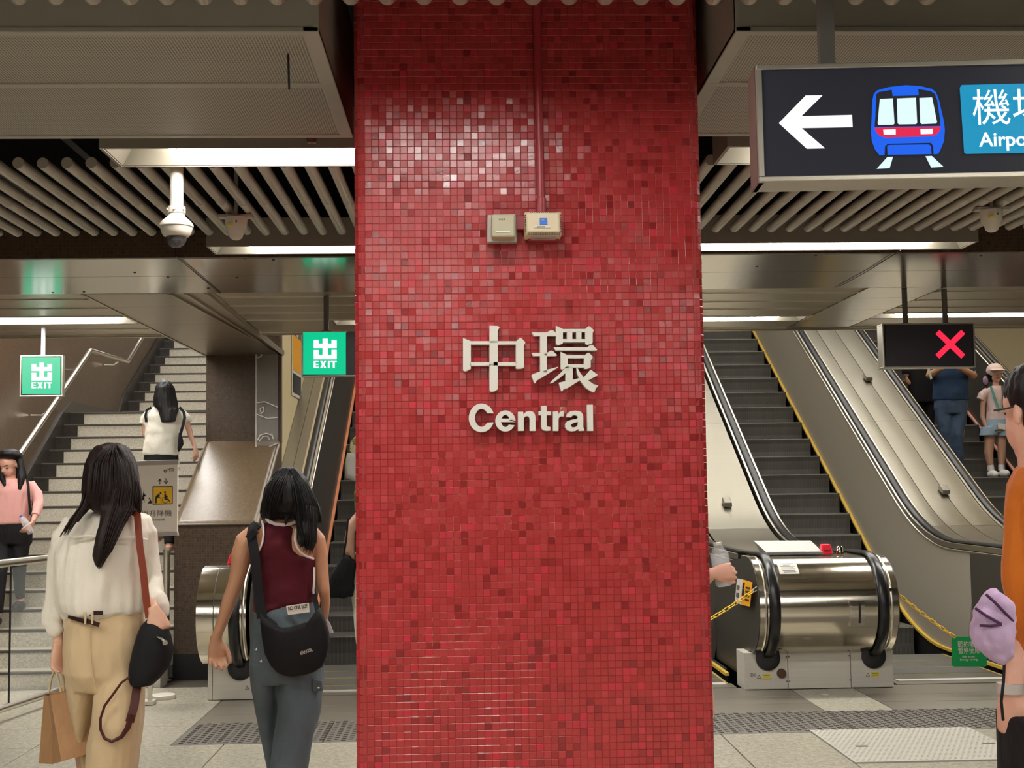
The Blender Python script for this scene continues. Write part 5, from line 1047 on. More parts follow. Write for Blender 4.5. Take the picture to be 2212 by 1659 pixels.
tk = fuse('tank_top', [hr(Y, [(1128, 572, 636, .062), (1140, 569, 643, .084, -.012), (1155, 569, 641, .100, -.018), (1172, 567, 641, .106, -.02), (1186, 561, 646, .108, -.016), (1198, 554, 661, .109, -.01), (1208, 550, 681, .109, -.004), (1240, 549, 680, .107), (1270, 550, 678, .104), (1300, 549, 678, .103), (1312, 549, 640, .104), (1320, 549, 600, .102)])], 'tank_maroon', B, .005, 2, (8, 8, 14), .003)
def trim(pts, n): MB().tube([at(u, v, Y+d) for u, v, d in pts], [(.007, .0045)]*len(pts), 7, ref=(0, 0, 1)).build(n, 'trim_white', B, smooth=True)
trim([(575, 1120, -.045), (582, 1127, -.062), (595, 1132, -.078), (612, 1134, -.082), (626, 1132, -.074), (638, 1127, -.055)], 'neck_trim')
trim([(566, 1126, -.05), (569, 1140, -.078), (569.5, 1155, -.095), (567, 1172, -.103), (562, 1185, -.104), (556, 1195, -.095)], 'armhole_trim')
trim([(642, 1140, -.07), (638, 1152, -.095), (637, 1166, -.106), (641, 1182, -.109), (650, 1194, -.109), (662, 1202, -.105), (677, 1207, -.085)], 'armhole_trim')
ribbon(Y, [(679, 1225, -.06), (679, 1255, -.06), (677, 1275, -.06), (678, 1292, -.05)], 4, .004, 'trim_white', 'side_stripe', tk)
jn = fuse('jeans', [hr(Y, [(1300, 556, 678, .098), (1325, 548, 684, .112), (1360, 543, 690, .122), (1420, 542, 697, .125), (1470, 546, 697, .11)]),
  hr(Y, [(1430, 542, 610, .10), (1480, 546, 603, .10, .02), (1532, 553, 600, .095, .06), (1585, 564, 600, .09, .1), (1650, 576, 606, .085, .13), (1750, 584, 622, .08, .12), (1825, 590, 626, .08, .1)]),
  hr(Y, [(1430, 602, 697, .11), (1480, 602, 697, .11), (1532, 601, 692, .11, -.02), (1585, 592, 678, .105, -.04), (1650, 583, 667, .10, -.05), (1750, 588, 650, .09, -.05), (1838, 590, 646, .09, -.06)])], 'jeans_grey', B, .006, 3, (8, 8, 4), .008)
pillow([(675, 1468), (696, 1470), (697, 1492), (676, 1494)], Y-.085, .008, 'jeans_grey', 'pocket_flap', jn)
for u, v, d in ((553, 1402, -.09), (564, 1427, -.108), (689, 1484, -.105)): MB().lathe(at(u, v, Y+d), [(0, -.004), (.006, -.003), (.006, .003), (0, .003)], 10, 'Y').build('rivet', 'chrome', jn)
hair = [hr(Y, [(1008, 612, 630, .02, -.01), (1012, 602, 640, .055, -.02), (1018, 595, 647, .08, -.02), (1031, 585, 660, .10, -.03), (1055, 573, 671, .115, -.03), (1085, 566, 684, .115, -.03), (1105, 562, 692, .105, -.02), (1116, 564, 694, .085, -.01), (1121, 572, 690, .06, .0)]),
  hr(Y, [(1095, 630, 690, .07, -.05), (1118, 636, 690, .06, -.07), (1130, 642, 684, .05, -.09), (1150, 648, 682, .04, -.11), (1172, 655, 680, .03, -.12), (1188, 660, 674, .015, -.125)]), lp(Y, [(676, 1085, 10, -.03), (690, 1112, 6, -.04), (693, 1128, 2.5, -.05)]), lp(Y, [(644, 1110, 9, -.08), (648, 1145, 7, -.11), (647, 1170, 5, -.125), (651, 1184, 3, -.13)]), lp(Y, [(672, 1120, 9, -.08), (679, 1150, 7, -.10), (680, 1172, 5, -.11), (672, 1190, 2.5, -.115)]), lp(Y, [(625, 1108, 6, -.09), (619, 1122, 4, -.095), (616, 1134, 2, -.095)])]
fuse('hair', hair, 'hair_black', B, .005, 2, (50, 50, 5), .004)
strands(Y, [[(620, 1012, -.09, 10), (600, 1045, -.14, 22), (588, 1085, -.145, 22), (584, 1118, -.11, 18)], [(628, 1012, -.09, 10), (650, 1050, -.14, 20), (662, 1090, -.14, 26), (664, 1130, -.13, 24), (668, 1165, -.15, 18), (665, 1190, -.14, 10)], [(655, 1040, -.10, 10), (678, 1085, -.08, 8), (691, 1125, -.07, 5)]], 26, 'hair_black', B, 5, .0018)
b2 = thing('sling_bag', 'black crescent sling bag on wide strap across back of woman in maroon', 'bag', at(635, 1460, Y-.15))
pillow([(563, 1324), (572, 1338), (585, 1348), (607, 1357), (626, 1355), (645, 1349), (664, 1343), (676, 1335), (681, 1322), (690, 1312), (698, 1328), (705, 1345), (711, 1368), (712, 1390), (707, 1418), (697, 1440), (680, 1451), (658, 1458), (632, 1461), (615, 1459), (601, 1453), (586, 1438), (573, 1413), (567, 1381), (563, 1345)], Y-.155, .035, 'bag_black', 'pouch', b2, ((1.0, 0), (.995, -.4), (.97, -.8), (.9, -1), (.6, -1.08)))
ribbon(Y, [(556, 1133, -.03), (546, 1140, -.085), (543, 1156, -.10), (547, 1180, -.118), (552, 1210, -.125), (556, 1260, -.13), (561, 1300, -.135), (566, 1335, -.15)], 20, .006, 'bag_black', 'strap', b2); ribbon(Y, [(539, 1150, -.106), (549, 1160, -.112)], 24, .008, 'bag_black', 'strap_slider', b2)
ribbon(Y, [(676, 1272, -.02), (681, 1295, -.09), (687, 1325, -.15)], 10, .006, 'bag_black', 'strap', b2); ribbon(Y, [(703, 1340, -.12), (710, 1352, -.12), (716, 1368, -.12)], 9, .005, 'bag_white', 'strap_tail', b2)
c5 = lambda x, y: (430+x*.16275, 1210+y*.16275)
plate([c5(1155, 610), c5(1455, 565), c5(1465, 690), c5(1180, 728)], Y-.118, .004, 'board_white', 'waist_patch', jn)
ro = math.radians(8.2); text('NO ONE ELSE', .02, at(*c5(1186, 668), Y-.1195), (math.cos(ro), 0, math.sin(ro)), (-math.sin(ro), 0, math.cos(ro)), 'ink', 'patch_print', B, .001, .0003, 248*.16275*Y/F)
ro = math.radians(17); text('KANGOL', .018, at(*c5(1352, 1258), Y-.196), (math.cos(ro), 0, math.sin(ro)), (-math.sin(ro), 0, math.cos(ro)), 'grey_frame', 'bag_print', b2, .001, .0006, 155*.16275*Y/F)
# ---------------------------------------------------------------- girl climbing the stairs
Y = 11.6
Gq = person('girl in white tee climbing the stairs, seen from behind above the notice board', Y, 350, .987)
hc = at(357, 846, Y); hd, fr = head(hc, .21, 0, .12)
fuse('body', hd+[lp(Y, [(356, 865, 7), (355, 885, 8)]), hr(Y, [(882, 335, 380, .05), (895, 318, 396, .085), (940, 322, 390, .09), (985, 315, 384, .10), (1010, 313, 386, .11)]),
  lp(Y, [(322, 892, 8.5), (314, 915, 7), (313, 938, 6), (322, 952, 5, .1)]), lp(Y, [(392, 892, 8.5), (405, 918, 7), (414, 946, 5.5), (421, 965, 4.5)]), lp(Y, [(333, 1005, 15), (334, 1080, 11, .12), (336, 1160, 8, .0)]), lp(Y, [(366, 1005, 15), (366, 1080, 12), (366, 1180, 8, -.12)])]
  + hand(at(421, 966, Y), (.2, 0, -1), (-.8, .3, 0), -1, .95) + hand(at(323, 953, Y+.1), (.3, .8, -.2), (0, 0, -1), 1, .9) + [ell(at(336, 1163, Y)+Vector((0, .05, .0)), .045, .11, .04), ell(at(366, 1183, Y-.12)+Vector((0, .05, .0)), .045, .11, .04)], 'skin_light', Gq, .007, 3); face(Gq, hc, .21, fr)
fuse('tee', [hr(Y, [(876, 342, 374, .06), (884, 322, 394, .085), (898, 316, 398, .11), (930, 314, 394, .12), (960, 311, 388, .12), (981, 309, 387, .12), (984, 311, 385, .115)]), lp(Y, [(324, 892, 10), (313, 905, 10.5), (309, 917, 9.5)]), lp(Y, [(392, 892, 10), (402, 904, 10), (406, 913, 9)])], 'tee_white', Gq, .008, 3, (6, 6, 9), .009)
fuse('trousers', [hr(Y, [(975, 313, 384, .11), (995, 311, 385, .12), (1015, 312, 386, .12)]), lp(Y, [(333, 1005, 20), (334, 1080, 15, .12), (336, 1155, 11, .0)]), lp(Y, [(366, 1005, 20), (366, 1080, 16), (366, 1175, 11, -.12)])], 'black_cloth', Gq, .009, 3)
fuse('hair', [hr(Y, [(821, 348, 362, .03), (826, 342, 369, .07, -.01), (838, 336, 376, .10, -.02), (860, 332, 381, .105, -.03), (876, 332, 384, .09, -.05), (886, 342, 386, .06, -.09), (898, 346, 381, .04, -.12), (910, 347, 379, .03, -.135), (912, 349, 377, .02, -.135)])], 'hair_black', Gq, .007, 2, (40, 40, 4), .005)
bp = thing('shoulder_bag', 'small black bag worn at right side of girl in white tee', 'bag', at(390, 975, Y))
ribbon(Y, [(327, 880, -.06), (317, 886, -.07), (314, 899, -.075), (316, 912, -.07)], 5, .006, 'black_cloth', 'strap', bp); ribbon(Y, [(388, 880, -.07), (397, 890, -.09), (399, 902, -.1), (395, 920, -.115), (389, 940, -.12)], 6, .006, 'black_cloth', 'strap', bp)
pillow([(387, 935), (391, 940), (395, 950), (396, 960), (391, 968), (386, 976), (384, 970)], Y-.10, .03, 'black_cloth', 'pouch', bp)
# ---------------------------------------------------------------- woman in pink coming down
Y = 11.05
Pk = person('woman in pink top and black trousers walking down the stairs, looking down', Y, 25, .564)
hc = at(20, 1006, Y); hd, fr = head(hc, .22, PI-.35, -.34)
fuse('body', hd+[lp(Y, [(24, 1020, 8), (26, 1040, 9)]), hr(Y, [(1036, 5, 50, .06), (1048, -14, 70, .09), (1090, -10, 64, .10), (1130, -12, 62, .11), (1165, -14, 64, .11)]),
  lp(Y, [(66, 1046, 10), (79, 1072, 9), (83, 1088, 8, -.03), (79, 1108, 7, -.1), (72, 1124, 5.5, -.16)]), lp(Y, [(-14, 1046, 10), (-24, 1080, 9), (-26, 1115, 7, -.05), (-22, 1140, 6, -.1)]), lp(Y, [(2, 1160, 17), (-2, 1240, 12, -.2), (-6, 1330, 8, -.25)]), lp(Y, [(42, 1160, 17), (42, 1230, 12, -.06), (44, 1296, 8, .0)]), ell(at(46, 1306, Y)+Vector((0, -.06, .0)), .04, .11, .035), ell(at(-6, 1340, Y-.25)+Vector((0, -.06, .0)), .04, .11, .035)]
  + hand(at(71, 1127, Y-.17), (-.3, -.3, -.9), (-.8, 0, .2), 1, 1.0, (.8, .8, .6), .6) + hand(at(-22, 1142, Y-.1), (0, -.2, -1), (.8, -.2, 0), -1, .95), 'skin_pink', Pk, .007, 3); face(Pk, hc, .22, fr)
fuse('top', [hr(Y, [(1034, 10, 46, .07), (1042, -10, 66, .095), (1060, -18, 74, .115), (1095, -14, 66, .12), (1128, -16, 62, .125), (1133, -12, 56, .115)]), lp(Y, [(64, 1044, 12), (78, 1066, 12.5), (83, 1086, 11, -.03), (80, 1104, 10, -.09), (76, 1114, 9, -.12)]), lp(Y, [(-14, 1044, 12), (-24, 1080, 11), (-26, 1115, 9, -.05)])], 'top_pink', Pk, .008, 3, (7, 7, 6), .008)
fuse('trousers', [hr(Y, [(1122, -12, 60, .115), (1150, -16, 68, .125), (1175, -16, 67, .12)]), lp(Y, [(4, 1165, 23), (-2, 1240, 16, -.2), (-6, 1325, 12, -.25)]), lp(Y, [(44, 1165, 22), (42, 1220, 15, -.06), (42, 1262, 12, -.03), (44, 1292, 9.5)])], 'black_cloth', Pk, .009, 3)
fuse('shoes', [ell(at(46, 1308, Y)+Vector((0, -.06, .0)), .045, .125, .045), ell(at(-6, 1342, Y-.25)+Vector((0, -.06, .0)), .045, .125, .045)], 'shoe_dark', Pk, .009, 2)
fuse('hair', [hr(Y, [(970, 14, 31, .05, -.005), (974, 4, 39, .10, -.02), (981, -1, 44, .116, -.02), (987, -2, 47, .108, -.01), (993, -2, 48, .09, .03), (1000, -3, 50, .09, .06), (1020, -4, 55, .08, .07), (1038, -2, 58, .06, .08)]), lp(Y, [(41, 990, 7, -.01), (46, 1012, 8, -.03), (46, 1036, 8, -.07), (42, 1058, 4, -.1)]), lp(Y, [(1, 992, 4, -.02), (-1, 1015, 5, -.04), (6, 1036, 6, -.08), (11, 1050, 3, -.1)])], 'hair_black', Pk, .007, 2, (40, 40, 5), .004)
ribbon(Y, [(58, 1034, -.04), (61, 1050, -.1), (63, 1080, -.115), (66, 1112, -.10)], 5, .006, 'black_cloth', 'bag_strap', Pk)
def bottle(pts, rad, label, cap, group=None, ring=True):
    t = thing('water_bottle', label, 'bottle', pts[0])
    d = (pts[1]-pts[0]); L_ = d.length; d.normalize()
    MB().tube([pts[0]+d*L_*k for k in (0, .03, .12, .16, .5, .55, .75, .88, .94)], [rad*k for k in (.7, .95, 1, .95, 1, .93, 1, .55, .4)], 14).build('bottle_body', 'bottle_clear', t, smooth=True)
    MB().tube([pts[0]+d*L_*.94, pts[1]], rad*.48, 12).build('cap', cap, t); MB().tube([pts[0]+d*L_*.5, pts[0]+d*L_*.72], rad*1.01, 14).build('label_band', 'bottle_clear', t, smooth=True)
    return t
bottle([at(68, 1152, Y-.22), at(45, 1114, Y-.22)], .03, 'clear water bottle with blue cap in the hand of woman in pink', 'blue_sticker')
# ---------------------------------------------------------------- two women on the first escalator
Y = 13.4
Fl = person('woman in floral dress riding up the first escalator, mostly behind the pillar', Y, 792, zs(13.4))
hc = at(800, 905, Y); hd, fr = head(hc, .215, 0, 0)
fz_ = lambda z, u: at(u, 1000, Y)
fuse('body', hd+[lp(Y, [(799, 920, 7), (799, 935, 8)]), hr(Y, [(936, 782, 818, .06), (950, 770, 830, .085), (1000, 776, 822, .09), (1060, 768, 830, .11)]), lp(Y, [(773, 952, 9), (767, 985, 8), (768, 1008, 7, -.03), (778, 1026, 6, .03)]), lp(Y, [(827, 952, 9), (832, 990, 8), (830, 1020, 6)]), lp(Y, [(785, 1060, 13), (785, 1120, 9), (786, 1175, 6)]), lp(Y, [(812, 1060, 13), (812, 1120, 9), (812, 1175, 6)]), ell(at(786, 1180, Y)+Vector((0, .05, .02)), .04, .11, .035), ell(at(812, 1180, Y)+Vector((0, .05, .02)), .04, .11, .035)] + hand(at(779, 1028, Y+.03), (.5, .3, -.3), (0, .3, -1), 1, .9) + hand(at(830, 1022, Y), (0, 0, -1), (-1, 0, 0), -1, .9), 'skin_pink', Fl, .008, 3); face(Fl, hc, .215, fr)
fuse('dress', [hr(Y, [(932, 786, 814, .07), (944, 770, 830, .10), (985, 772, 826, .11), (1030, 770, 828, .12), (1070, 765, 834, .14), (1103, 767, 832, .14)]), lp(Y, [(778, 942, 9), (768, 958, 11), (765, 974, 10), (768, 983, 7)]), lp(Y, [(822, 942, 9), (832, 962, 11), (834, 980, 8)])], 'floral', Fl, .009, 3, (6, 6, 5), .008)
fuse('hair', [hr(Y, [(880, 793, 807, .03), (888, 785, 815, .09), (905, 781, 819, .105, -.02), (925, 780, 820, .09, -.04), (950, 784, 816, .05, -.1)])], 'hair_black', Fl, .008, 2, (40, 40, 5), .004)
tb = thing('tote_bag', 'white tote bag on the arm of woman in floral dress', 'bag', at(757, 1038, Y)); pillow([(750, 979), (772, 977), (780, 1036), (764, 1040), (747, 1033), (746, 1000)], Y-.02, .045, 'bag_white', 'pouch', tb, ((1, 0), (1, -.6), (.95, -1), (.5, -1.05)))
Y = 9.85
Bk = person('woman in black sleeveless top and cream trousers stepping onto the first escalator', Y, 800, 0.004)
hc = at(808, 1052, Y); hd, fr = head(hc, .215, 0, 0)
fuse('body', hd+[lp(Y, [(808, 1075, 10), (807, 1098, 11)]), hr(Y, [(1098, 780, 834, .06), (1108, 766, 848, .085), (1170, 775, 842, .09), (1230, 772, 842, .10), (1280, 768, 846, .11)]), lp(Y, [(771, 1118, 10), (761, 1135, 11.5), (756, 1160, 11.5), (755, 1190, 11), (760, 1203, 9, .02), (766, 1200, 8, .12)]), lp(Y, [(845, 1118, 10), (854, 1160, 11), (856, 1200, 9), (854, 1240, 7)]), lp(Y, [(786, 1280, 18), (790, 1370, 14), (794, 1468, 9)]), lp(Y, [(828, 1280, 18), (826, 1370, 14), (824, 1468, 9)]), ell(at(794, 1474, Y)+Vector((0, .05, .02)), .04, .11, .04), ell(at(824, 1474, Y)+Vector((0, .05, .02)), .04, .11, .04)] + hand(at(767, 1200, Y+.13), (.2, 1, .2), (0, .2, -1), 1, .9) + hand(at(854, 1242, Y), (0, 0, -1), (-1, 0, 0), -1, .9), 'skin_light', Bk, .007, 3); face(Bk, hc, .215, fr)
fuse('top', [hr(Y, [(1100, 782, 832, .075), (1110, 770, 844, .095), (1150, 768, 848, .105), (1190, 769, 845, .105), (1235, 768, 846, .11)])], 'black_cloth', Bk, .008, 3)
fuse('trousers', [hr(Y, [(1215, 769, 846, .11), (1278, 760, 852, .125), (1300, 761, 852, .12)]), hr(Y, [(1290, 760, 806, .10), (1340, 765, 806, .10), (1413, 773, 810, .09), (1466, 778, 812, .085)]), hr(Y, [(1290, 806, 852, .10), (1340, 808, 850, .10), (1413, 808, 846, .09), (1466, 806, 842, .085)])], 'trouser_white', Bk, .008, 3, (6, 6, 3), .008)
fuse('hair', [hr(Y, [(1022, 798, 816, .03), (1032, 790, 828, .09), (1055, 785, 832, .105, -.02), (1080, 786, 831, .08, -.04), (1120, 792, 824, .04, -.1)])], 'hair_black', Bk, .008, 2, (40, 40, 5), .004)
bb = thing('shoulder_bag', 'large black soft bag hanging beside woman in black top on the escalator', 'bag', at(738, 1290, Y)); pillow([(741, 1200), (755, 1200), (768, 1215), (768, 1250), (764, 1288), (740, 1292), (714, 1288), (708, 1262), (722, 1232), (733, 1212)], Y-.02, .06, 'bag_black', 'pouch', bb, ((1, 0), (1, -.5), (.93, -.9), (.6, -1.05)), wrk=((16, 16, 8), .014))
ribbon(Y, [(752, 1120, -.05), (748, 1165, -.07), (742, 1205, -.06)], 4, .006, 'bag_black', 'strap', bb)
# ---------------------------------------------------------------- man in blue, girl in cap, person in black on the right escalator
Y = 15.0
ZF = zs(15.2)
Mb = person('man in navy polo and jeans on right escalator, head hidden by the cross sign', Y, 2054, ZF)
hc = at(2054, 742, Y); hd, fr = head(hc, .235, PI, -.25)
fl_ = 1030
fuse('body', hd+[lp(Y, [(2054, 762, 10), (2054, 782, 11)]), hr(Y, [(780, 2030, 2078, .07), (792, 2016, 2092, .11), (830, 2020, 2088, .12), (870, 2020, 2090, .12)]), lp(Y, [(2018, 790, 10), (2008, 812, 8.5), (2016, 806, 8, -.14), (2034, 794, 6.5, -.27)]), lp(Y, [(2091, 790, 10), (2103, 812, 8.5), (2095, 806, 8, -.14), (2072, 794, 6.5, -.27)]), lp(Y, [(2038, 880, 16), (2040, 950, 11), (2046, 1020, 8)]), lp(Y, [(2072, 880, 16), (2070, 950, 11), (2072, 1020, 8)])] + hand(at(2036, 793, Y-.28), (.6, 0, .6), (.3, .3, .6), 1, 1.0, (.8, .8, .6)) + hand(at(2072, 793, Y-.28), (-.6, 0, .6), (-.3, .3, .6), -1, 1.0, (.8, .8, .6)), 'skin_tan', Mb, .009, 3); face(Mb, hc, .235, fr)
fuse('polo', [hr(Y, [(778, 2036, 2072, .08), (788, 2018, 2092, .115), (815, 2016, 2090, .14), (850, 2014, 2094, .14), (863, 2014, 2095, .135), (866, 2018, 2092, .13)]), lp(Y, [(2020, 790, 12), (2010, 804, 12)]), lp(Y, [(2088, 790, 12), (2100, 804, 12)])], 'polo_blue', Mb, .01, 3, (5, 5, 6), .012)
fuse('jeans', [hr(Y, [(855, 2018, 2092, .13), (880, 2018, 2092, .13), (895, 2021, 2089, .12)]), lp(Y, [(2038, 885, 18.5), (2042, 940, 15.5, -.03), (2048, 1020, 12)]), lp(Y, [(2072, 885, 18.5), (2066, 940, 15, -.05), (2070, 1022, 12)])], 'jeans_blue', Mb, .01, 3, (6, 6, 5), .01)
fuse('shoes', [ell(at(2048, 1028, Y)+Vector((0, -.06, .02)), .05, .14, .05), ell(at(2070, 1028, Y)+Vector((0, -.06, .02)), .05, .14, .05)], 'shoe_dark', Mb, .01, 2)
fuse('hair', [ell(hc+Vector((0, .03, .05)), .09, .11, .09)], 'hair_black', Mb, .01, 2)
ph = thing('phone', 'pale phone held up by the man in navy polo, partly behind the cross sign', 'phone', at(2008, 820, Y-.25)); MB().hexa([at(2010, 821, Y-.26), at(2014, 817, Y-.26), at(2014, 817, Y-.24), at(2010, 821, Y-.24), at(2003, 796, Y-.26), at(2008, 794, Y-.26), at(2008, 794, Y-.24), at(2003, 796, Y-.24)]).build('case', 'white_plastic', ph)
Ch = person('small girl in pink cap and denim shorts standing on the right escalator', Y, 2150, ZF)
hc = at(2151, 808, Y); hd, fr = head(hc, .205, PI-.08, -.05)
fuse('body', hd+[lp(Y, [(2151, 822, 6.5), (2151, 838, 7)]), hr(Y, [(838, 2140, 2164, .045), (846, 2133, 2171, .06), (880, 2136, 2169, .07), (915, 2132, 2172, .08), (935, 2128, 2176, .09)]), lp(Y, [(2131, 848, 5.5), (2123, 872, 5.8), (2122, 900, 5.3), (2130, 922, 4.5, -.04)]), lp(Y, [(2173, 848, 5.5), (2182, 872, 5.8), (2184, 900, 5.5), (2178, 922, 4.5, -.04)]), lp(Y, [(2138, 935, 11.5), (2137, 962, 10), (2136, 980, 9.5), (2140, 1010, 6)]), lp(Y, [(2164, 935, 11), (2164, 962, 9.5), (2164, 980, 9), (2163, 1010, 5.5)])] + hand(at(2131, 924, Y-.05), (.3, -.1, -1), (.8, 0, 0), -1, .8) + hand(at(2178, 924, Y-.05), (-.3, -.1, -1), (-.8, 0, 0), 1, .8), 'skin_light', Ch, .007, 3); face(Ch, hc, .205, fr)
fuse('tee', [hr(Y, [(833, 2142, 2164, .06), (840, 2130, 2174, .085), (860, 2131, 2174, .095), (890, 2132, 2174, .095), (908, 2131, 2176, .10), (911, 2133, 2174, .095)]), lp(Y, [(2134, 843, 8), (2122, 854, 9.5), (2117, 864, 8.5)]), lp(Y, [(2170, 843, 8), (2181, 854, 9.5), (2186, 864, 8.5)])], 'tee_pale_pink', Ch, .008, 2, (8, 8, 9), .007)
fuse('shorts', [hr(Y, [(905, 2130, 2176, .10), (920, 2126, 2177, .11), (930, 2122, 2180, .11)]), hr(Y, [(922, 2120, 2152, .10), (941, 2116, 2153, .105)]), hr(Y, [(922, 2150, 2180, .10), (943, 2152, 2182, .105)])], 'denim_light', Ch, .008, 2)
fuse('socks', [lp(Y, [(2139.5, 1004, 7), (2141, 1018, 7.5)]), lp(Y, [(2163, 1003, 6.5), (2163.5, 1017, 7)])], 'sock_white', Ch, .007, 1)
fuse('shoes', [ell(at(2142, 1024, Y)+Vector((-.005, -.05, -.005)), .058, .115, .05), ell(at(2164.5, 1022, Y)+Vector((.005, -.05, -.005)), .055, .115, .05)], 'sock_white', Ch, .008, 2)
cp = fuse('cap', [ell(at(2150, 800, Y)+Vector((0, .015, 0)), .098, .115, .09), MB().loft([[at(2151, 801, Y-.06)+Vector((w*math.cos(2*PI*k/12), -d+.06*math.sin(2*PI*k/12), h)) for k in range(12)] for w, d, h in ((.085, .02, .016), (.088, .07, .008), (.08, .09, -.006), (.085, .03, .0))])], 'cap_pink', Ch, .007, 2)
fuse('hair', [ell(at(2150, 808, Y)+Vector((0, .04, 0)), .09, .09, .1), lp(Y, [(2136, 812, 6, .08), (2130, 824, 7, .08), (2128, 834, 4, .08)])], 'hair_black', Ch, .008, 2); fuse('hair_tie', [ell(at(2129, 822, Y+.05), .035, .03, .055)], 'purple_cloth', Ch, .008, 1)
ribbon(Y, [(2140, 834, -.085), (2150, 862, -.105), (2159, 888, -.105)], 5, .004, 'teal_strap', 'lanyard', Ch); ribbon(Y, [(2165, 833, -.07), (2167, 850, -.1), (2167, 880, -.105)], 5, .004, 'grey_strap', 'bag_strap', Ch)
plate([(2155, 914), (2172, 916), (2171, 928), (2157, 926)], Y-.125, .005, 'board_white', 'name_card', Ch)
Y = 16.2
Dk = person('person in black clothing standing behind the man in navy polo on escalator', Y, 1985, zs(16.3))
hc = at(1994, 690, Y); hd, fr = head(hc, .225, PI, 0)
fuse('body', hd+[lp(Y, [(1994, 706, 9), (1994, 726, 10)]), hr(Y, [(722, 1974, 2014, .07), (732, 1964, 2024, .11), (800, 1968, 2020, .12), (830, 1966, 2020, .12)]), lp(Y, [(1966, 738, 9), (1958, 780, 8), (1958, 812, 6)]), lp(Y, [(2022, 738, 9), (2028, 780, 8), (2028, 812, 6)]), lp(Y, [(1980, 830, 14), (1982, 890, 10), (1984, 950, 7)]), lp(Y, [(2006, 830, 14), (2006, 890, 10), (2006, 950, 7)])] + hand(at(1958, 814, Y), (0, 0, -1), (1, 0, 0), -1, .95) + hand(at(2028, 814, Y), (0, 0, -1), (-1, 0, 0), 1, .95), 'skin_tan', Dk, .009, 3); face(Dk, hc, .225, fr)
fuse('coat', [hr(Y, [(722, 1976, 2012, .08), (732, 1962, 2026, .12), (800, 1962, 2022, .14), (870, 1960, 2020, .14)]), lp(Y, [(1966, 740, 11), (1957, 780, 10), (1957, 808, 9)]), lp(Y, [(2022, 740, 11), (2029, 780, 10), (2029, 808, 9)])], 'black_cloth', Dk, .01, 3)
fuse('trousers', [lp(Y, [(1981, 840, 16), (1983, 895, 13), (1985, 955, 11)]), lp(Y, [(2006, 840, 16), (2006, 895, 13), (2006, 955, 11)]), ell(at(1985, 962, Y)+Vector((0, -.05, .0)), .05, .13, .05), ell(at(2006, 962, Y)+Vector((0, -.05, .0)), .05, .13, .05)], 'black_cloth', Dk, .01, 2)
fuse('hair', [ell(hc+Vector((0, .03, .05)), .09, .11, .1)], 'hair_black', Dk, .01, 2)
# ---------------------------------------------------------------- man in orange at the right edge
Y = 3.15
Or = person('man in orange tee shirt with glasses cut by the right edge', Y, 2280, 0)
hc = at(2245, 892, Y); hd, fr = head(hc, .235, .4, -.05)
zf = lambda z, u, yy: (u, at(u, 1000, yy).z)
fuse('body', hd+[lp(Y, [(2252, 950, 56), (2262, 1020, 60)]), hr(Y, [(1005, 2226, 2330, .07), (1030, 2215, 2390, .09), (1100, 2212, 2410, .12), (1250, 2215, 2400, .11), (1400, 2205, 2405, .12), (1500, 2200, 2410, .13)]), lp(Y, [(2236, 1050, 34), (2226, 1180, 34), (2224, 1300, 31), (2222, 1390, 34), (2204, 1440, 34, -.02), (2188, 1500, 27, -.04)]), lp(Y, [(2400, 1050, 42), (2420, 1200, 38), (2425, 1350, 32), (2415, 1490, 22)]), lp(Y, [(2250, 1480, 76), (2240, 1750, 52), (2240, 1950, 44), (2242, 2270, 24)]), lp(Y, [(2370, 1480, 76), (2372, 1750, 52, .1), (2375, 1950, 44, .14), (2375, 2250, 24, .14)]), ell(Vector((at(2242, 1000, Y).x, Y+.05, .045)), .05, .13, .045), ell(Vector((at(2375, 1000, Y).x, Y+.2, .045)), .05, .13, .045)] + hand(at(2183, 1502, Y-.04), (.1, .1, -1), (.7, .6, 0), -1, 1.1, (.7, .8, .6), .5) + hand(at(2415, 1495, Y), (0, 0, -1), (-1, 0, 0), -1, 1.1), 'skin_pink', Or, .007, 3); face(Or, hc, .235, fr, e=-.02)
fuse('tee', [hr(Y, [(995, 2226, 2320, .08), (1012, 2200, 2370, .10), (1045, 2182, 2420, .135), (1100, 2180, 2440, .155), (1250, 2186, 2430, .15), (1400, 2192, 2424, .15), (1440, 2200, 2424, .145)]), lp(Y, [(2238, 1025, 40), (2226, 1060, 47), (2220, 1120, 49), (2217, 1177, 50), (2214, 1260, 50), (2222, 1330, 42), (2228, 1386, 37)]), lp(Y, [(2390, 1045, 46), (2420, 1130, 50), (2432, 1260, 46)])], 'tee_orange', Or, .008, 3, (6, 6, 5), .008)
fuse('shorts', [hr(Y, [(1430, 2196, 2424, .14), (1500, 2190, 2426, .15), (1560, 2184, 2424, .15)]), hr(Y, [(1540, 2168, 2305, .14, -.02), (1640, 2170, 2300, .13, -.02), (1720, 2172, 2298, .13, -.02)]), hr(Y, [(1540, 2300, 2430, .14, .04), (1720, 2305, 2430, .13, .08)])], 'black_cloth', Or, .009, 3)
fuse('hair', [ell(hc+Vector((.012, -.02, .052)), .098, .118, .088), ell(hc+Vector((.02, -.06, .0)), .088, .075, .085)], 'hair_black', Or, .006, 2, (60, 60, 20), .005)
X_, Yv, Z_ = fr; a = hc-X_*.086+Yv*.03+Z_*.012; MB().tube([hc-X_*.084-Yv*.02+Z_*.016, a, a-X_*.006+Yv*.028], .0026, 6).build('glasses', 'ink', Or)
ct = at(2180, 1470, Y-.04); MB().tube([at(2184, 1486, Y-.04)+Vector((0, 0, .012)), at(2184, 1486, Y-.04)-Vector((0, 0, .012))], .034, 14).build('wrist_band', 'grey_frame', Or, smooth=40)
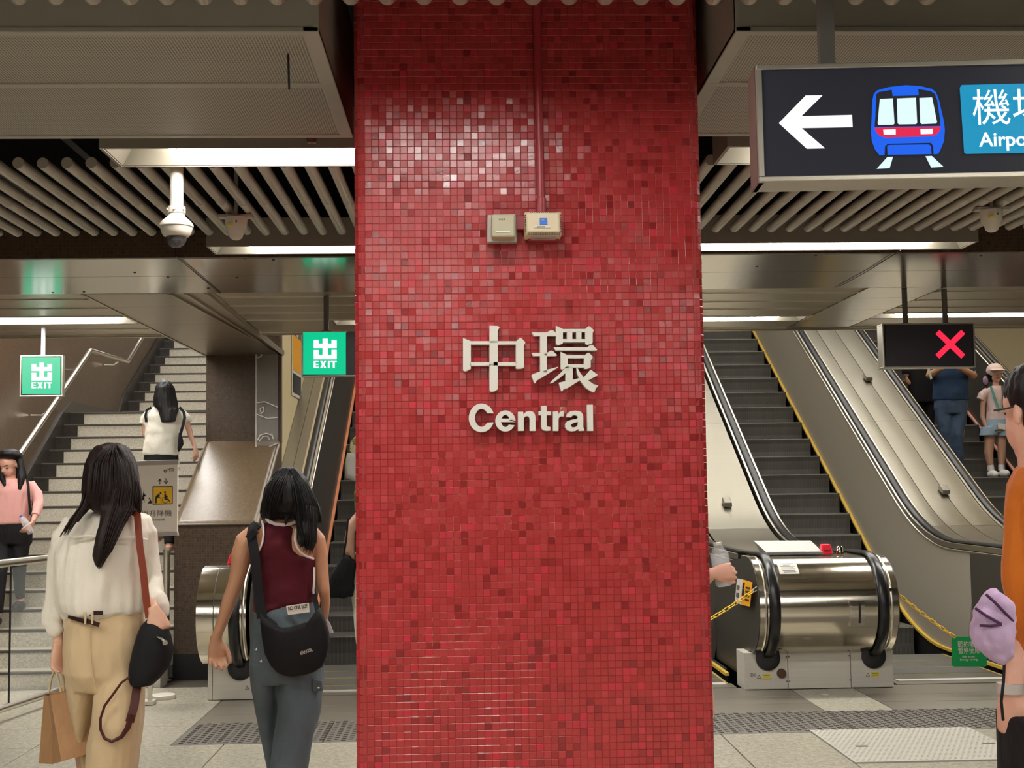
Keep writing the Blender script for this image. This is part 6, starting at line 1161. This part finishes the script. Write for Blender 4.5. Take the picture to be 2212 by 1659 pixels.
pu = thing('sun_hat', 'crumpled lilac sun hat with dark bands hanging from the orange man', 'hat', at(2145, 1433, Y-.1))
pillow([(2148, 1274), (2132, 1282), (2116, 1299), (2106, 1322), (2101, 1345), (2101, 1375), (2110, 1394), (2130, 1411), (2148, 1426), (2161, 1433), (2176, 1420), (2186, 1395), (2191, 1359), (2188, 1320), (2181, 1295), (2166, 1279)], Y-.12, .035, 'purple_cloth', 'crown', pu, ((1, 0), (.99, -.4), (.92, -.85), (.75, -1.1), (.4, -1.25)), wrk=((22, 22, 22), .011))
for pts in (((2130, 1284, -.158), (2150, 1302, -.17), (2172, 1325, -.17), (2188, 1342, -.155)), ((2107, 1314, -.152), (2130, 1330, -.17), (2163, 1348, -.172)), ((2163, 1349, -.172), (2140, 1352, -.172), (2116, 1351, -.165))): MB().tube([at(u, v, Y+d) for u, v, d in pts], .0035, 6).build('band', 'purple_dark', pu, smooth=True)
MB().tube([at(2170, 1424, Y-.12), at(2168, 1470, Y-.13), at(2163, 1515, Y-.12), at(2167, 1556, Y-.11)], .0035, 6).build('cord', 'black_cloth', pu, smooth=True)
# ---------------------------------------------------------------- person behind the pillar holding a bottle
Y = 6.4
Hb = person('person behind the pillar showing only a forearm with a bottle and a calf', Y, 1440, 0)
hc = at(1440, 1010, Y); hd, fr = head(hc, .22, 0, 0)
zb = lambda z: 1030+(1.55-z)*F/Y-10
fuse('body', hd+[lp(Y, [(1440, 1040, 20), (1440, 1072, 22)]), hr(Y, [(1070, 1400, 1480, .06), (1088, 1378, 1502, .085), (1180, 1390, 1490, .10), (1270, 1388, 1492, .11), (1340, 1384, 1494, .12)]), lp(Y, [(1496, 1100, 19), (1508, 1170, 16), (1500, 1240, 14.5, -.04), (1516, 1262, 14, -.12), (1538, 1240, 11.5, -.18)]), lp(Y, [(1384, 1100, 19), (1374, 1180, 16), (1376, 1270, 12)]), lp(Y, [(1412, 1350, 36), (1410, 1490, 24), (1410, 1660, 15)]), lp(Y, [(1482, 1350, 38), (1506, 1470, 32, -.08), (1517, 1535, 28, -.1), (1510, 1600, 20, -.1), (1505, 1668, 13, -.1)]), ell(Vector((at(1410, 1000, Y).x, Y+.05, .045)), .045, .12, .045), ell(Vector((at(1505, 1000, Y).x, Y-.05, .045)), .045, .12, .045)] + hand(at(1540, 1238, Y-.19), (.93, -.1, .12), (.15, .95, -.1), 1, 1.02, (.75, .75, .6), .5) + hand(at(1376, 1272, Y), (0, 0, -1), (1, 0, 0), 1, .95), 'skin_pink', Hb, .006, 3); face(Hb, hc, .22, fr)
fuse('top', [hr(Y, [(1072, 1404, 1476, .07), (1086, 1380, 1500, .10), (1180, 1384, 1496, .115), (1300, 1382, 1498, .125)]), lp(Y, [(1490, 1095, 22), (1508, 1165, 20), (1502, 1235, 18, -.03), (1512, 1256, 17, -.1)])], 'black_cloth', Hb, .008, 3)
fuse('shorts', [hr(Y, [(1290, 1384, 1498, .125), (1350, 1376, 1504, .13), (1400, 1374, 1506, .13)]), lp(Y, [(1412, 1370, 40), (1411, 1450, 36)]), lp(Y, [(1478, 1370, 42), (1488, 1440, 38, -.04)])], 'black_cloth', Hb, .009, 3)
fuse('hair', [ell(hc+Vector((0, -.03, .04)), .092, .115, .1)], 'hair_black', Hb, .008, 2)
bottle([at(1566, 1266, Y-.15), at(1549, 1172, Y-.15)], .045, 'clear plastic water bottle held out beside the pillar edge', 'white_plastic')
